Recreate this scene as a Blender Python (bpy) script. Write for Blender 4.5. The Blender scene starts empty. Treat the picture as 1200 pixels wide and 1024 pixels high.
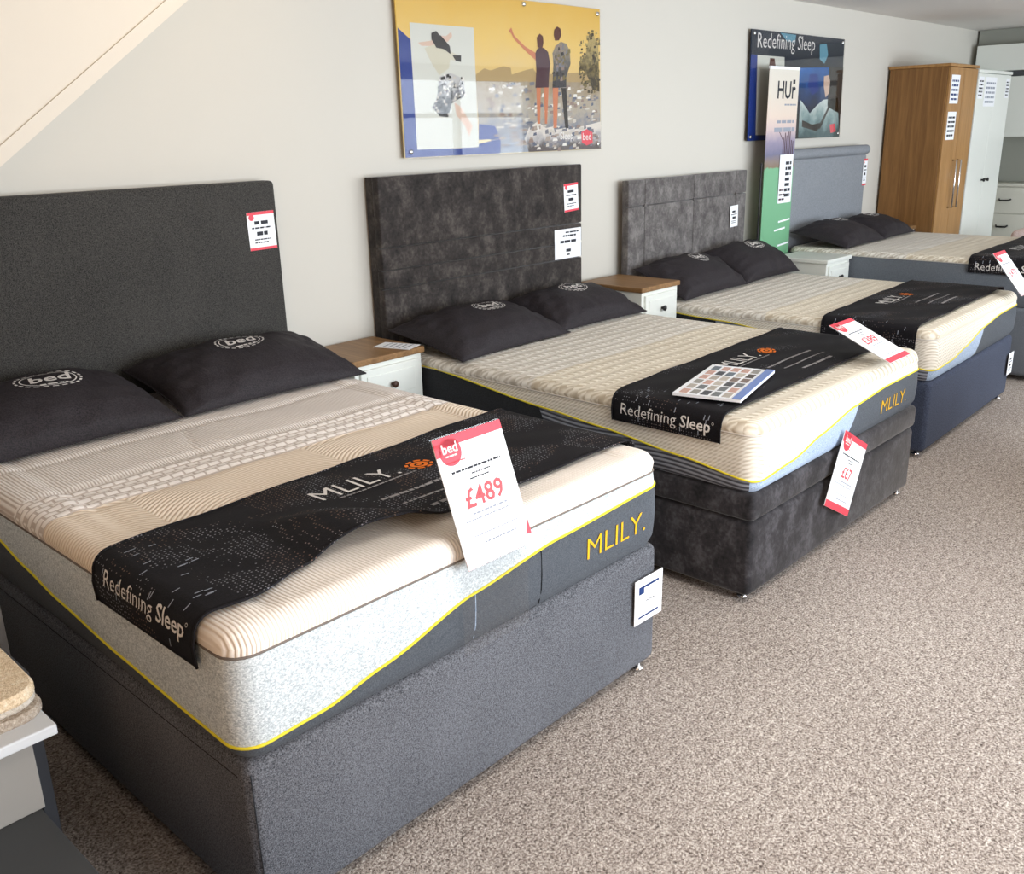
import bpy, bmesh, math, random
from mathutils import Vector, Matrix
random.seed(7)
C = bpy.context.scene.collection
PI = math.pi

# ------------------------------------------------------------------ camera
def make_camera():
    cd = bpy.data.cameras.new('camera'); co = bpy.data.objects.new('camera', cd); C.objects.link(co)
    yaw, pitch, roll = .8118, .3133, -.0259
    cy, sy, cp, sp = math.cos(yaw), math.sin(yaw), math.cos(pitch), math.sin(pitch)
    f = Vector((sy*cp, cy*cp, -sp)); r = Vector((cy, -sy, 0)); u = r.cross(f)
    cr, sr = math.cos(roll), math.sin(roll)
    r2 = r*cr + u*sr; u2 = -r*sr + u*cr
    m = Matrix((r2, u2, -f)).transposed().to_4x4()
    m.translation = Vector((-.728, -3.2878, 1.5342))
    co.matrix_world = m
    cd.sensor_fit = 'HORIZONTAL'; cd.sensor_width = 36; cd.lens = 36*1102.9/1200
    cd.clip_start = .02
    bpy.context.scene.camera = co
make_camera()

# ------------------------------------------------------------------ world, light, exposure
sc = bpy.context.scene
sc.view_settings.view_transform = 'Standard'; sc.view_settings.look = 'None'
sc.view_settings.gamma = 1; sc.view_settings.use_curve_mapping = False
sc.view_settings.exposure = -0.20
try:
    sc.cycles.use_denoising = True
    sc.cycles.max_bounces = 8; sc.cycles.diffuse_bounces = 5
    sc.cycles.sample_clamp_indirect = 8
    sc.cycles.caustics_reflective = False; sc.cycles.caustics_refractive = False
except Exception:
    pass
w = bpy.data.worlds.new('world'); sc.world = w; w.use_nodes = True
bg = w.node_tree.nodes['Background']
bg.inputs[0].default_value = (.80, .90, 1.0, 1); bg.inputs[1].default_value = .8

def area(name, loc, rot, sx, sy, power, col, spread=PI):
    l = bpy.data.lights.new(name, 'AREA'); l.shape = 'RECTANGLE'; l.size = sx; l.size_y = sy
    l.energy = power; l.color = col; l.spread = spread
    o = bpy.data.objects.new(name, l); C.objects.link(o); o.location = loc; o.rotation_euler = rot
    return o
FRONT_Y = -5.6; LEFT_X = -2.0; END_X = 9.30; CEIL = 2.32
# daylight coming through the shop windows of the front wall (light faces +y)
WIN = [(.5, 3.2), (3.5, 6.2), (6.5, 9.1)]
for i, (a, b) in enumerate(WIN):
    area('window_daylight', ((a+b)/2, FRONT_Y-.12, 1.28), (PI/2+.06, 0, 0), b-a, 1.9, (265, 215, 105)[i], (.84, .92, 1.0))
# unseen overhead fill added above the aisle to brighten bed tops and floor
for px_ in (1.2, 3.9):
    area('overhead_fill', (px_, -2.9, CEIL-.012), (0, 0, 0), .6, .6, 20, (1.0, .95, .88))
# warm light through the glazed side door
area('side_door_daylight', (LEFT_X-.12, -3.9, 1.2), (PI/2, 0, -PI/2), 1.5, 1.9, 48, (1.0, .62, .32))
# warm ceiling spotlight over the first bed, aimed at the staircase bulkhead
sl_ = bpy.data.lights.new('ceiling_spotlight', 'SPOT'); sl_.energy = 12; sl_.color = (1.0, .72, .42); sl_.spot_size = 1.7; sl_.spot_blend = 1; sl_.shadow_soft_size = .06
so_ = bpy.data.objects.new('ceiling_spotlight', sl_); C.objects.link(so_); so_.location = (1.3, -1.2, 2.27)
so_.rotation_euler = (Vector((.95, -.3, 2.12))-so_.location).to_track_quat('-Z', 'Y').to_euler()

# ------------------------------------------------------------------ material helpers
MATS = {}
class NT:
    def __init__(s, name, rough=.8, spec=.3):
        s.m = bpy.data.materials.new(name); s.m.use_nodes = True
        s.t = s.m.node_tree; s.b = s.t.nodes['Principled BSDF']
        s.b.inputs['Roughness'].default_value = rough
        s.b.inputs['Specular IOR Level'].default_value = spec
        MATS[name] = s.m
        s._o = None
    def n(s, typ, **kw):
        nd = s.t.nodes.new(typ)
        for k, v in kw.items(): setattr(nd, k, v)
        return nd
    def L(s, a, b): s.t.links.new(a, b)
    def setin(s, sock, v):
        if hasattr(v, 'is_linked') or hasattr(v, 'links'): s.L(v, sock)
        else: sock.default_value = v
    def obj(s):
        if s._o is None: s._o = s.n('ShaderNodeTexCoord').outputs['Object']
        return s._o
    def map(s, scale=(1,1,1), rot=(0,0,0), loc=(0,0,0), vec=None):
        m = s.n('ShaderNodeMapping'); s.L(vec or s.obj(), m.inputs[0])
        m.inputs['Scale'].default_value = scale; m.inputs['Rotation'].default_value = rot; m.inputs['Location'].default_value = loc
        return m.outputs[0]
    def noise(s, scale, detail=2, rough=.5, vec=None, dist=0):
        t = s.n('ShaderNodeTexNoise'); s.L(vec or s.obj(), t.inputs['Vector'])
        t.inputs['Scale'].default_value = scale; t.inputs['Detail'].default_value = detail
        t.inputs['Roughness'].default_value = rough; t.inputs['Distortion'].default_value = dist
        return t.outputs['Fac']
    def math(s, op, a, b=0.0, c=0.0):
        m = s.n('ShaderNodeMath', operation=op)
        s.setin(m.inputs[0], a); s.setin(m.inputs[1], b); s.setin(m.inputs[2], c)
        return m.outputs[0]
    def xyz(s, vec=None):
        x = s.n('ShaderNodeSeparateXYZ'); s.L(vec or s.obj(), x.inputs[0]); return x.outputs
    def ramp(s, fac, stops, interp='LINEAR'):
        r = s.n('ShaderNodeValToRGB'); r.color_ramp.interpolation = interp
        e = r.color_ramp.elements
        while len(e) < len(stops): e.new(.5)
        for i, (p, c) in enumerate(stops):
            e[i].position = p; e[i].color = (*c, 1)
        s.L(fac, r.inputs[0]); return r.outputs[0]
    def mix(s, fac, a, b):
        m = s.n('ShaderNodeMix', data_type='RGBA')
        s.setin(m.inputs[0], fac)
        for sock, v in ((m.inputs[6], a), (m.inputs[7], b)):
            if isinstance(v, tuple): sock.default_value = (*v[:3], 1)
            else: s.L(v, sock)
        return m.outputs[2]
    def color(s, v):
        if isinstance(v, tuple): s.b.inputs['Base Color'].default_value = (*v[:3], 1)
        else: s.L(v, s.b.inputs['Base Color'])
    def bump(s, h, strength=.5, dist=.002):
        b = s.n('ShaderNodeBump'); b.inputs['Strength'].default_value = strength; b.inputs['Distance'].default_value = dist
        s.L(h, b.inputs['Height']); s.L(b.outputs[0], s.b.inputs['Normal'])

def plain(name, col, rough=.6, spec=.3, metal=0, bump=None):
    k = NT(name, rough, spec); k.color(col); k.b.inputs['Metallic'].default_value = metal
    if bump: k.bump(k.noise(bump[0], 2), bump[1], .002)
    return k.m

def fabric(name, dark, light, scale=260, stretch=(1,1,1), rough=.9, bump=.5, big=.12):
    """woven fabric: fine two-tone fleck"""
    k = NT(name, rough, .15)
    v = k.map(scale=stretch)
    f = k.noise(scale, 2, .6, v); g = k.noise(scale*.4, 2, .6, v)
    h = k.math('ADD', k.math('MULTIPLY', f, .75), k.math('MULTIPLY', g, .25))
    b = k.noise(3, 2)
    h2 = k.math('ADD', h, k.math('MULTIPLY', k.math('SUBTRACT', b, .5), big))
    k.color(k.ramp(h2, [(.36, dark), (.64, light)])); k.bump(h, bump, .002)
    k.b.inputs['Sheen Weight'].default_value = .06
    return k.m

def velvet(name, dark, mid, light, sheen=.25):
    k = NT(name, .75, .2)
    f = k.noise(15, 4, .6, k.map(scale=(1, 1, .8)), .3); g = k.noise(70, 3, .6)
    h = k.math('ADD', k.math('MULTIPLY', f, .65), k.math('MULTIPLY', g, .35))
    k.color(k.ramp(h, [(.34, dark), (.5, mid), (.66, light)])); k.bump(h, .35, .006)
    k.b.inputs['Sheen Weight'].default_value = sheen; k.b.inputs['Sheen Roughness'].default_value = .4
    return k.m

def wood(name, a, b, axis=2, rough=.45):
    k = NT(name, rough, .3)
    sc_ = [26, 26, 26]; sc_[axis] = 1.3
    f = k.noise(1, 5, .6, k.map(scale=tuple(sc_)), .8); g = k.noise(1, 3, .6, k.map(scale=tuple(x*4 for x in sc_)))
    h = k.math('ADD', k.math('MULTIPLY', f, .7), k.math('MULTIPLY', g, .3))
    k.color(k.ramp(h, [(.32, a), (.68, b)])); k.bump(h, .15, .002)
    return k.m

def S(r, g, b):
    f = lambda c: ((c/255+.055)/1.055)**2.4 if c > 10 else c/255/12.92
    return (f(r), f(g), f(b))

# ---- the materials
plain('wall_paint', S(203, 199, 190), .85, .1, bump=(90, .05))
plain('ceiling_paint', S(224, 221, 218), .9, .1, bump=(60, .05))
plain('bulkhead_paint', S(220, 211, 197), .85, .1, bump=(80, .04))
plain('brown_panel', S(96, 70, 48), .6, .2)  # unseen left wall browned dark to cut light on the nearest bed
plain('gloss_white', S(225, 228, 222), .35, .4)
plain('cream_unit', S(204, 203, 192), .45, .35)
plain('niche_grey', S(150, 152, 144), .6, .3)
plain('gap_shade_grey', S(90, 92, 95), .4, .4)
plain('paper', S(240, 242, 246), .6, .25)
plain('paper_red', S(222, 74, 88), .5, .3)
plain('paper_pink', S(246, 200, 206), .5, .3)
plain('ink', S(52, 54, 60), .7, .2)
plain('ink_grey', S(150, 156, 168), .7, .2)
plain('ink_red', S(214, 92, 98), .7, .2)
plain('ink_blue', S(34, 58, 110), .7, .2)
plain('print_soft', S(150, 146, 146), .7, .2)
plain('print_white', S(226, 222, 218), .7, .2)
plain('print_orange', S(226, 116, 30), .6, .2)
plain('spine_blue', S(120, 142, 196), .5)
plain('gold_thread', S(228, 176, 18), .45, .4)
plain('yellow_piping', S(226, 208, 52), .6, .3)
plain('pale_piping', S(214, 208, 200), .8, .2)
plain('chrome', (.75, .75, .76), .18, .5, 1)
plain('dark_knob', S(64, 40, 28), .4, .4)
plain('black_plastic', S(24, 24, 26), .45, .4)
plain('shadow_black', S(14, 13, 12), .9, .1)
plain('seam_taupe', S(120, 112, 106), .9, .1)
plain('dark_seam', S(30, 30, 33), .9, .1)
plain('stand_grey', S(146, 144, 140), .45, .35)
plain('stand_edge', S(210, 214, 218), .45, .35)
plain('leg_dark', S(84, 86, 92), .6, .3)
plain('plinth_grey', S(66, 68, 70), .55, .35)
plain('poster_yellow_plain', S(224, 190, 110), .6, .2)

def k_carpet():
    k = NT('carpet', .95, .1)
    f = k.noise(150, 2, .7); g = k.noise(45, 3, .6); b = k.noise(1.1, 2)
    h = k.math('ADD', k.math('MULTIPLY', f, .72), k.math('MULTIPLY', g, .28))
    h2 = k.math('ADD', h, k.math('MULTIPLY', k.math('SUBTRACT', b, .5), .10))
    k.color(k.ramp(h2, [(.33, S(70, 61, 56)), (.45, S(146, 134, 126)), (.55, S(188, 177, 168)), (.68, S(232, 224, 216))]))
    k.bump(h, .9, .008)
k_carpet()

def k_sample(name, a, b, c):
    k = NT(name, .95, .1)
    f = k.noise(190, 2, .7); g = k.noise(60, 2)
    h = k.math('ADD', k.math('MULTIPLY', f, .7), k.math('MULTIPLY', g, .3))
    k.color(k.ramp(h, [(.34, a), (.5, b), (.68, c)])); k.bump(h, .9, .006)
k_sample('sample_beige', S(206, 180, 144), S(236, 214, 182), S(250, 238, 216))  # albedo raised to stand in for sunlight on the top sample
k_sample('sample_taupe', S(150, 136, 122), S(178, 166, 152), S(206, 196, 184))
k_sample('sample_cream', S(190, 180, 165), S(216, 208, 196), S(236, 230, 222))

fabric('charcoal_weave', S(28, 28, 28), S(80, 78, 75), 330)
fabric('slate_weave', S(50, 52, 57), S(120, 122, 129), 330)
fabric('navy_weave', S(44, 50, 66), S(76, 84, 104), 250)
fabric('grey_plain', S(118, 122, 128), S(146, 150, 156), 300)
fabric('border_dark', S(68, 73, 80), S(90, 95, 102), 320, big=.05)
fabric('border_black', S(34, 36, 40), S(52, 54, 58), 320, big=.05)
fabric('border_blue', S(138, 158, 186), S(190, 206, 226), 240, stretch=(1, 1, 1.5))
fabric('border_marl', S(164, 174, 180), S(228, 234, 236), 200, stretch=(1, 1, 1.5), bump=.8)
fabric('grey_valance', S(96, 102, 110), S(116, 122, 130), 280, big=.05)
velvet('velvet_brown', S(30, 27, 26), S(52, 47, 45), S(82, 76, 72))
velvet('velvet_base', S(24, 23, 26), S(47, 45, 48), S(78, 76, 80))
velvet('velvet_grey', S(72, 68, 68), S(100, 96, 95), S(130, 126, 124))
wood('oak', S(108, 74, 40), S(146, 106, 62), 2)
wood('oak_light', S(146, 106, 60), S(178, 136, 86), 2)
wood('oak_top', S(108, 78, 48), S(156, 120, 80), 1)

def k_cream_side(name, base, dark, ang, per):
    """knitted mesh side of a mattress: fine diagonal ribs"""
    k = NT(name, .9, .15)
    x, y, z = k.xyz()
    d = k.math('ADD', k.math('MULTIPLY', k.math('ADD', x, y), math.cos(ang)), k.math('MULTIPLY', z, math.sin(ang)))
    h = k.math('SINE', k.math('MULTIPLY', d, 2*PI/per))
    e = k.math('SINE', k.math('MULTIPLY', z, 2*PI/(per*1.3)))
    hh = k.math('ADD', k.math('MULTIPLY', k.math('ADD', h, k.math('MULTIPLY', e, .6)), .3), .5)
    k.color(k.ramp(hh, [(.1, dark), (.7, base)])); k.bump(hh, .5, .003)
k_cream_side('mesh_cream', S(240, 234, 222), S(204, 194, 178), .9, .011)
k_cream_side('mesh_cream_fine', S(238, 232, 220), S(202, 192, 176), 1.2, .009)
def k_grey_lines():
    k = NT('border_striped', .9, .15)
    x, y, z = k.xyz()
    d = k.math('ADD', z, k.math('MULTIPLY', k.math('SINE', k.math('MULTIPLY', k.math('ADD', x, y), 9)), .012))
    h = k.math('MULTIPLY', k.math('ADD', k.math('SINE', k.math('MULTIPLY', d, 2*PI/.016)), 1), .5)
    k.color(k.ramp(h, [(.1, S(74, 76, 84)), (.9, S(150, 154, 164))])); k.bump(h, .4, .003)
k_grey_lines()

def k_top(name, zones, rib, arc):
    """quilted knit top: fine ribs near the head, rows of small bricks, then fan shaped arcs.  zones = (y1, y2)"""
    k = NT(name, .92, .12)
    x, y, z = k.xyz()
    r1 = k.math('SINE', k.math('MULTIPLY', x, 2*PI/rib))
    # bricks
    br = k.n('ShaderNodeTexBrick'); k.L(k.obj(), br.inputs['Vector'])
    br.inputs['Scale'].default_value = 1; br.inputs['Brick Width'].default_value = .036; br.inputs['Row Height'].default_value = .0235
    br.inputs['Mortar Size'].default_value = .0045; br.inputs['Mortar Smooth'].default_value = .6
    br.inputs['Color1'].default_value = br.inputs['Color2'].default_value = (1, 1, 1, 1); br.inputs['Mortar'].default_value = (0, 0, 0, 1)
    b1 = k.math('SUBTRACT', k.math('MULTIPLY', br.outputs['Color'], 2), 1)
    # arcs: distance from the centres of a row of fans
    cx = k.math('SUBTRACT', k.math('PINGPONG', k.math('ADD', x, .06), .26), .05)
    cy = k.math('ADD', y, 1.46)
    dist = k.math('SQRT', k.math('ADD', k.math('MULTIPLY', cx, cx), k.math('MULTIPLY', cy, cy)))
    a1 = k.math('SINE', k.math('MULTIPLY', dist, 2*PI/arc))
    m1 = k.math('GREATER_THAN', y, zones[0]); m2 = k.math('GREATER_THAN', y, zones[1])
    ab = k.math('ADD', k.math('MULTIPLY', m2, b1), k.math('MULTIPLY', k.math('SUBTRACT', 1, m2), a1))
    fo = k.math('LESS_THAN', y, -1.60); m1 = k.math('MAXIMUM', m1, fo); m2 = k.math('MAXIMUM', m2, k.math('MULTIPLY', fo, .6))
    h = k.math('ADD', k.math('MULTIPLY', m1, r1), k.math('MULTIPLY', k.math('SUBTRACT', 1, m1), ab))
    h = k.math('ADD', k.math('MULTIPLY', h, .5), .5)
    tone = k.mix(m2, S(250, 236, 218), S(250, 243, 237)); dark = k.mix(m2, S(222, 200, 176), S(208, 195, 186))  # groove tone darkened to imitate shadow between ribs and pads
    dark = k.mix(k.math('MULTIPLY', fo, .72), dark, tone)
    h = k.math('SMOOTH_MIN', h, .75, .3)
    h = k.math('MULTIPLY', h, 1.45)
    k.color(k.mix(h, dark, tone)); k.bump(h, .6, .003)
k_top('knit_top', (-.88, -1.06), .0088, .0125)

def k_top_rows():
    """knit top with repeated dashed rows across the bed"""
    k = NT('knit_rows', .92, .12)
    x, y, z = k.xyz()
    row = k.math('SINE', k.math('MULTIPLY', y, 2*PI/.062))
    dash = k.math('SINE', k.math('ADD', k.math('MULTIPLY', x, 2*PI/.036), k.math('MULTIPLY', y, 60)))
    fine = k.math('SINE', k.math('MULTIPLY', k.math('ADD', x, k.math('MULTIPLY', y, .5)), 2*PI/.014))
    strong = k.math('GREATER_THAN', row, .25)
    h = k.math('ADD', k.math('MULTIPLY', strong, dash), k.math('MULTIPLY', k.math('SUBTRACT', 1, strong), k.math('MULTIPLY', fine, .7)))
    h = k.math('ADD', k.math('MULTIPLY', h, .5), .5)
    g = k.math('GREATER_THAN', y, -.95)
    k.color(k.mix(h, k.mix(g, S(198, 184, 162), S(192, 183, 170)), k.mix(g, S(248, 241, 226), S(248, 244, 236)))); k.bump(h, .6, .004)
k_top_rows()

def k_runner():
    k = NT('runner_cloth', .7, .2)
    x, y, z = k.xyz()
    v = k.n('ShaderNodeTexVoronoi'); v.inputs['Randomness'].default_value = .35; v.inputs['Scale'].default_value = 100
    k.L(k.obj(), v.inputs['Vector'])
    dot = k.math('LESS_THAN', v.outputs['Distance'], .21)
    area_ = k.math('GREATER_THAN', k.noise(4, 1), .42)
    f = k.math('MULTIPLY', dot, area_)
    hue = k.noise(9, 1)
    c = k.ramp(hue, [(.4, S(112, 90, 78)), (.55, S(132, 132, 138))])
    base = k.ramp(k.noise(300, 2), [(.4, S(15, 14, 18)), (.6, S(25, 23, 28))])
    k.color(k.mix(f, base, c)); k.bump(k.noise(400, 2), .3, .001)
k_runner()
def k_satin():
    k = NT('pillow_satin', .65, .22)
    k.color(k.ramp(k.noise(260, 2), [(.4, S(34, 31, 34)), (.6, S(52, 47, 51))]))
    k.bump(k.noise(14, 4, .6, k.map(scale=(2.2, .8, 1)), 1.0), .3, .012)
k_satin()

# posters (flat prints: colour varies over the sheet)
def k_grad(name, stops, z0, z1, nscale=4, amt=.25, rough=.5):
    k = NT(name, rough, .3)
    x, y, z = k.xyz()
    t = k.math('DIVIDE', k.math('SUBTRACT', z, z0), z1-z0)
    t = k.math('ADD', t, k.math('MULTIPLY', k.math('SUBTRACT', k.noise(nscale, 4, .6), .5), amt))
    k.color(k.ramp(t, stops)); return k.m
k_grad('print_sky', [(.0, S(224, 206, 160)), (.45, S(214, 186, 128)), (.75, S(224, 188, 104)), (1., S(218, 174, 78))], 1.43, 2.12, 5, .3)
k_grad('print_city', [(.0, S(150, 158, 170)), (.3, S(128, 130, 138)), (.6, S(170, 160, 144)), (1., S(150, 132, 104))], 1.43, 1.77, 22, .9)
k_grad('print_rocks', [(.2, S(92, 84, 84)), (.5, S(176, 172, 172)), (.8, S(214, 206, 196))], 1.43, 1.57, 26, .9)
k_grad('print_trousers', [(.2, S(30, 34, 34)), (.5, S(86, 86, 88)), (.8, S(186, 184, 182))], 1.55, 1.8, 34, 1.2)
k_grad('print_backpack', [(.2, S(52, 50, 56)), (.5, S(92, 88, 84)), (.8, S(140, 128, 110))], 1.72, 1.96, 28, 1.0)
k_grad('print_tree', [(.2, S(52, 44, 26)), (.5, S(104, 90, 52)), (.8, S(170, 150, 96))], 1.7, 2.0, 34, 1.2)
plain('print_hill', S(170, 144, 98), .5); plain('print_navy', S(20, 50, 128), .5); plain('print_panel', S(206, 206, 196), .5)
plain('print_skin', S(196, 120, 84), .5); plain('print_plum', S(72, 44, 52), .5); plain('print_hair', S(84, 40, 30), .5)
plain('print_vest', S(200, 194, 172), .5); plain('print_dark', S(40, 36, 34), .5); plain('print_face', S(208, 178, 158), .5)
k_grad('print_night', [(.0, S(16, 20, 26)), (.5, S(14, 22, 34)), (.8, S(26, 34, 48)), (1., S(34, 44, 58))], 1.44, 2.11, 6, .4)
k_grad('print_blue_room', [(.1, S(8, 24, 50)), (.5, S(16, 64, 120)), (.9, S(24, 96, 170))], 1.6, 1.95, 7, .8)
k_grad('print_sheets', [(.1, S(60, 88, 92)), (.5, S(130, 156, 156)), (.9, S(206, 216, 212))], 1.44, 1.72, 9, 1.2)
plain('print_teal', S(96, 150, 170), .5)
k_grad('banner_print', [(.0, S(112, 168, 128)), (.535, S(122, 178, 140)), (.54, S(136, 116, 100)), (.57, S(140, 126, 120)), (.60, S(116, 116, 142)), (.66, S(150, 142, 164)), (.72, S(206, 186, 184)), (.78, S(222, 204, 190)), (.88, S(218, 209, 196)), (1., S(216, 211, 200))], .55, 1.88, 14, .05)
def k_acrylic():
    k = NT('acrylic', .03, .5)
    t = k.t; tr = k.n('ShaderNodeBsdfTransparent'); tr.inputs[0].default_value = (.985, .985, .985, 1); gl = k.n('ShaderNodeBsdfGlossy'); gl.inputs['Roughness'].default_value = .02
    lw = k.n('ShaderNodeLayerWeight'); lw.inputs['Blend'].default_value = .5
    fr5 = k.math('MULTIPLY_ADD', k.math('POWER', lw.outputs['Facing'], 5), .95, .030)
    mx = k.n('ShaderNodeMixShader'); k.L(fr5, mx.inputs[0]); k.L(tr.outputs[0], mx.inputs[1]); k.L(gl.outputs[0], mx.inputs[2])
    k.L(mx.outputs[0], t.nodes['Material Output'].inputs['Surface'])
k_acrylic()

# ------------------------------------------------------------------ object helpers
OFF = {}
def thing(name, label, cat, loc=(0, 0, 0), rotz=0, group=None, kind=None):
    o = bpy.data.objects.new(name, None); C.objects.link(o)
    o.location = loc; o.rotation_euler = (0, 0, rotz); o.empty_display_size = .05
    if label: o['label'] = label
    if cat: o['category'] = cat
    if group: o['group'] = group
    if kind: o['kind'] = kind
    return o
def make(name, verts, faces, mat, parent=None, smooth=False, off=None):
    off = off if off is not None else OFF.get(parent.name if parent else '', (0, 0, 0))
    me = bpy.data.meshes.new(name)
    me.from_pydata([(v[0]-off[0], v[1]-off[1], v[2]-off[2]) for v in verts], [], faces)
    me.validate(); me.update()
    me.materials.append(MATS[mat])
    if smooth:
        me.polygons.foreach_set('use_smooth', [True]*len(me.polygons))
    o = bpy.data.objects.new(name, me); C.objects.link(o)
    if parent: o.parent = parent
    return o
def copy_tree(o, parent=None):
    c = o.copy(); C.objects.link(c); c.parent = parent
    for ch in list(o.children): copy_tree(ch, c)
    return c
def structure(o):
    o['kind'] = 'structure'; return o

class MB:
    """collects primitive shapes, linked as one mesh"""
    def __init__(s): s.v = []; s.f = []
    def add(s, v, f):
        b = len(s.v); s.v += [tuple(x) for x in v]; s.f += [tuple(i+b for i in q) for q in f]; return s
    def box(s, lo, hi, r=0.0, seg=2):
        if r <= 0:
            x0, y0, z0 = lo; x1, y1, z1 = hi
            return s.add([(x0,y0,z0),(x1,y0,z0),(x1,y1,z0),(x0,y1,z0),(x0,y0,z1),(x1,y0,z1),(x1,y1,z1),(x0,y1,z1)],
                         [(0,3,2,1),(4,5,6,7),(0,1,5,4),(1,2,6,5),(2,3,7,6),(3,0,4,7)])
        bm = bmesh.new(); bmesh.ops.create_cube(bm, size=1)
        c = [(a+b)/2 for a, b in zip(lo, hi)]; d = [b-a for a, b in zip(lo, hi)]
        for v in bm.verts: v.co = Vector((c[0]+v.co.x*d[0], c[1]+v.co.y*d[1], c[2]+v.co.z*d[2]))
        bmesh.ops.bevel(bm, geom=bm.edges[:], offset=min(r, min(d)*.49), segments=seg, affect='EDGES', profile=.5)
        bm.verts.index_update()
        s.add([v.co for v in bm.verts], [[v.index for v in f.verts] for f in bm.faces]); bm.free(); return s
    def tube(s, pts, r, n=8, closed=False):
        pts = [Vector(p) for p in pts]; N = len(pts); V = []; F = []
        up = None
        for i, p in enumerate(pts):
            a = pts[(i-1) % N] if (closed or i > 0) else p; b = pts[(i+1) % N] if (closed or i < N-1) else p
            t = (b-a).normalized()
            if up is None:
                up = Vector((0, 0, 1)) if abs(t.z) < .9 else Vector((1, 0, 0))
            x = t.cross(up)
            if x.length < 1e-6: x = t.cross(Vector((1, 0, 0)))
            x.normalize(); y = x.cross(t); up = y
            for k in range(n):
                q = 2*PI*k/n; V.append(p + x*r*math.cos(q) + y*r*math.sin(q))
        for i in range(N if closed else N-1):
            for k in range(n):
                a = i*n+k; b = i*n+(k+1) % n; c = ((i+1) % N)*n+(k+1) % n; d = ((i+1) % N)*n+k
                F.append((a, b, c, d))
        if not closed:
            F.append(tuple(range(n-1, -1, -1))); F.append(tuple((N-1)*n+k for k in range(n)))
        return s.add(V, F)
    def lathe(s, prof, c, n=16, axis='z'):
        V = []; F = []
        for (r, h) in prof:
            for k in range(n):
                q = 2*PI*k/n; a, b = r*math.cos(q), r*math.sin(q)
                if axis == 'z': V.append((c[0]+a, c[1]+b, c[2]+h))
                elif axis == 'y': V.append((c[0]+a, c[1]+h, c[2]+b))
                else: V.append((c[0]+h, c[1]+a, c[2]+b))
        m = len(prof)
        for i in range(m-1):
            for k in range(n): F.append((i*n+k, i*n+(k+1) % n, (i+1)*n+(k+1) % n, (i+1)*n+k))
        F.append(tuple(range(n-1, -1, -1))); F.append(tuple((m-1)*n+k for k in range(n)))
        return s.add(V, F)
    def prism_xz(s, poly, y0, y1):
        n = len(poly)
        V = [(x, y0, z) for x, z in poly] + [(x, y1, z) for x, z in poly]
        F = [tuple(range(n)), tuple(range(2*n-1, n-1, -1))]
        for i in range(n): F.append((i, (i+1) % n, n+(i+1) % n, n+i)[::-1])
        return s.add(V, F)
    def obj(s, name, mat, parent=None, smooth=False, off=None):
        return make(name, s.v, s.f, mat, parent, smooth, off)

_tc = {}
def text_geo(body, size=1.0, offset=0.0, shear=0.0, align='LEFT', res=2):
    key = (body, offset, shear, align, res)
    if key not in _tc:
        cu = bpy.data.curves.new('t', 'FONT'); cu.body = body; cu.size = 1; cu.offset = offset; cu.shear = shear
        cu.align_x = align; cu.resolution_u = res
        ob = bpy.data.objects.new('t', cu); C.objects.link(ob)
        dg = bpy.context.evaluated_depsgraph_get()
        me = ob.evaluated_get(dg).to_mesh()
        _tc[key] = ([tuple(v.co) for v in me.vertices], [tuple(p.vertices) for p in me.polygons])
        ob.evaluated_get(dg).to_mesh_clear(); bpy.data.objects.remove(ob); bpy.data.curves.remove(cu)
    v, f = _tc[key]
    return [(x*size, y*size) for x, y, z in v], f
def sliced(geo, n=7):
    """cut flat lettering along horizontal lines so that it can follow a curved surface"""
    v, f = geo; bm = bmesh.new(); vs = [bm.verts.new((a, b, 0)) for a, b in v]
    for q in f:
        try: bm.faces.new([vs[i] for i in q])
        except ValueError: pass
    y0 = min(p[1] for p in v); y1 = max(p[1] for p in v)
    for k in range(1, n):
        bmesh.ops.bisect_plane(bm, geom=bm.verts[:]+bm.edges[:]+bm.faces[:], plane_co=(0, y0+(y1-y0)*k/n, 0), plane_no=(0, 1, 0))
    bm.verts.index_update()
    out = ([(w.co.x, w.co.y) for w in bm.verts], [[w.index for w in q.verts] for q in bm.faces]); bm.free(); return out
def mapped(mb, geo, fn):
    v, f = geo; mb.add([fn(a, b) for a, b in v], f); return mb
def dashes(rows, seed, gap=.35):
    """rows of unreadably small print: (x0, x1, y, h) -> flat little bars"""
    rnd = random.Random(seed); V = []; F = []
    for (x0, x1, y, h) in rows:
        x = x0
        while x < x1-h*.5:
            l = min(rnd.uniform(1.2, 4)*h, x1-x); b = len(V)
            V += [(x, y), (x+l, y), (x+l, y+h), (x, y+h)]; F.append((b, b+1, b+2, b+3)); x += l+gap*h*rnd.uniform(.8, 2)
    return V, F
def ring_dashes(r0, r1, n, duty, seg=4, squash=1.0):
    V = []; F = []
    for i in range(n):
        a0 = 2*PI*i/n; a1 = a0+2*PI/n*duty; b = len(V)
        for k in range(seg+1):
            a = a0+(a1-a0)*k/seg; V += [(r0*math.cos(a), r0*math.sin(a)*squash), (r1*math.cos(a), r1*math.sin(a)*squash)]
        for k in range(seg): F.append((b+2*k, b+2*k+1, b+2*k+3, b+2*k+2))
    return V, F
def disc(r, n=24, c=(0, 0)):
    return [(c[0]+r*math.cos(2*PI*i/n), c[1]+r*math.sin(2*PI*i/n)) for i in range(n)], [tuple(range(n))]
def quad(x0, y0, x1, y1): return [(x0, y0), (x1, y0), (x1, y1), (x0, y1)], [(0, 1, 2, 3)]
def interp(pts, x):
    if x <= pts[0][0]: return pts[0][1]
    for (a, fa), (b, fb) in zip(pts, pts[1:]):
        if x <= b:
            t = (x-a)/(b-a); t = t*t*(3-2*t)*.5+t*.5
            return fa+(fb-fa)*t
    return pts[-1][1]

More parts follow.
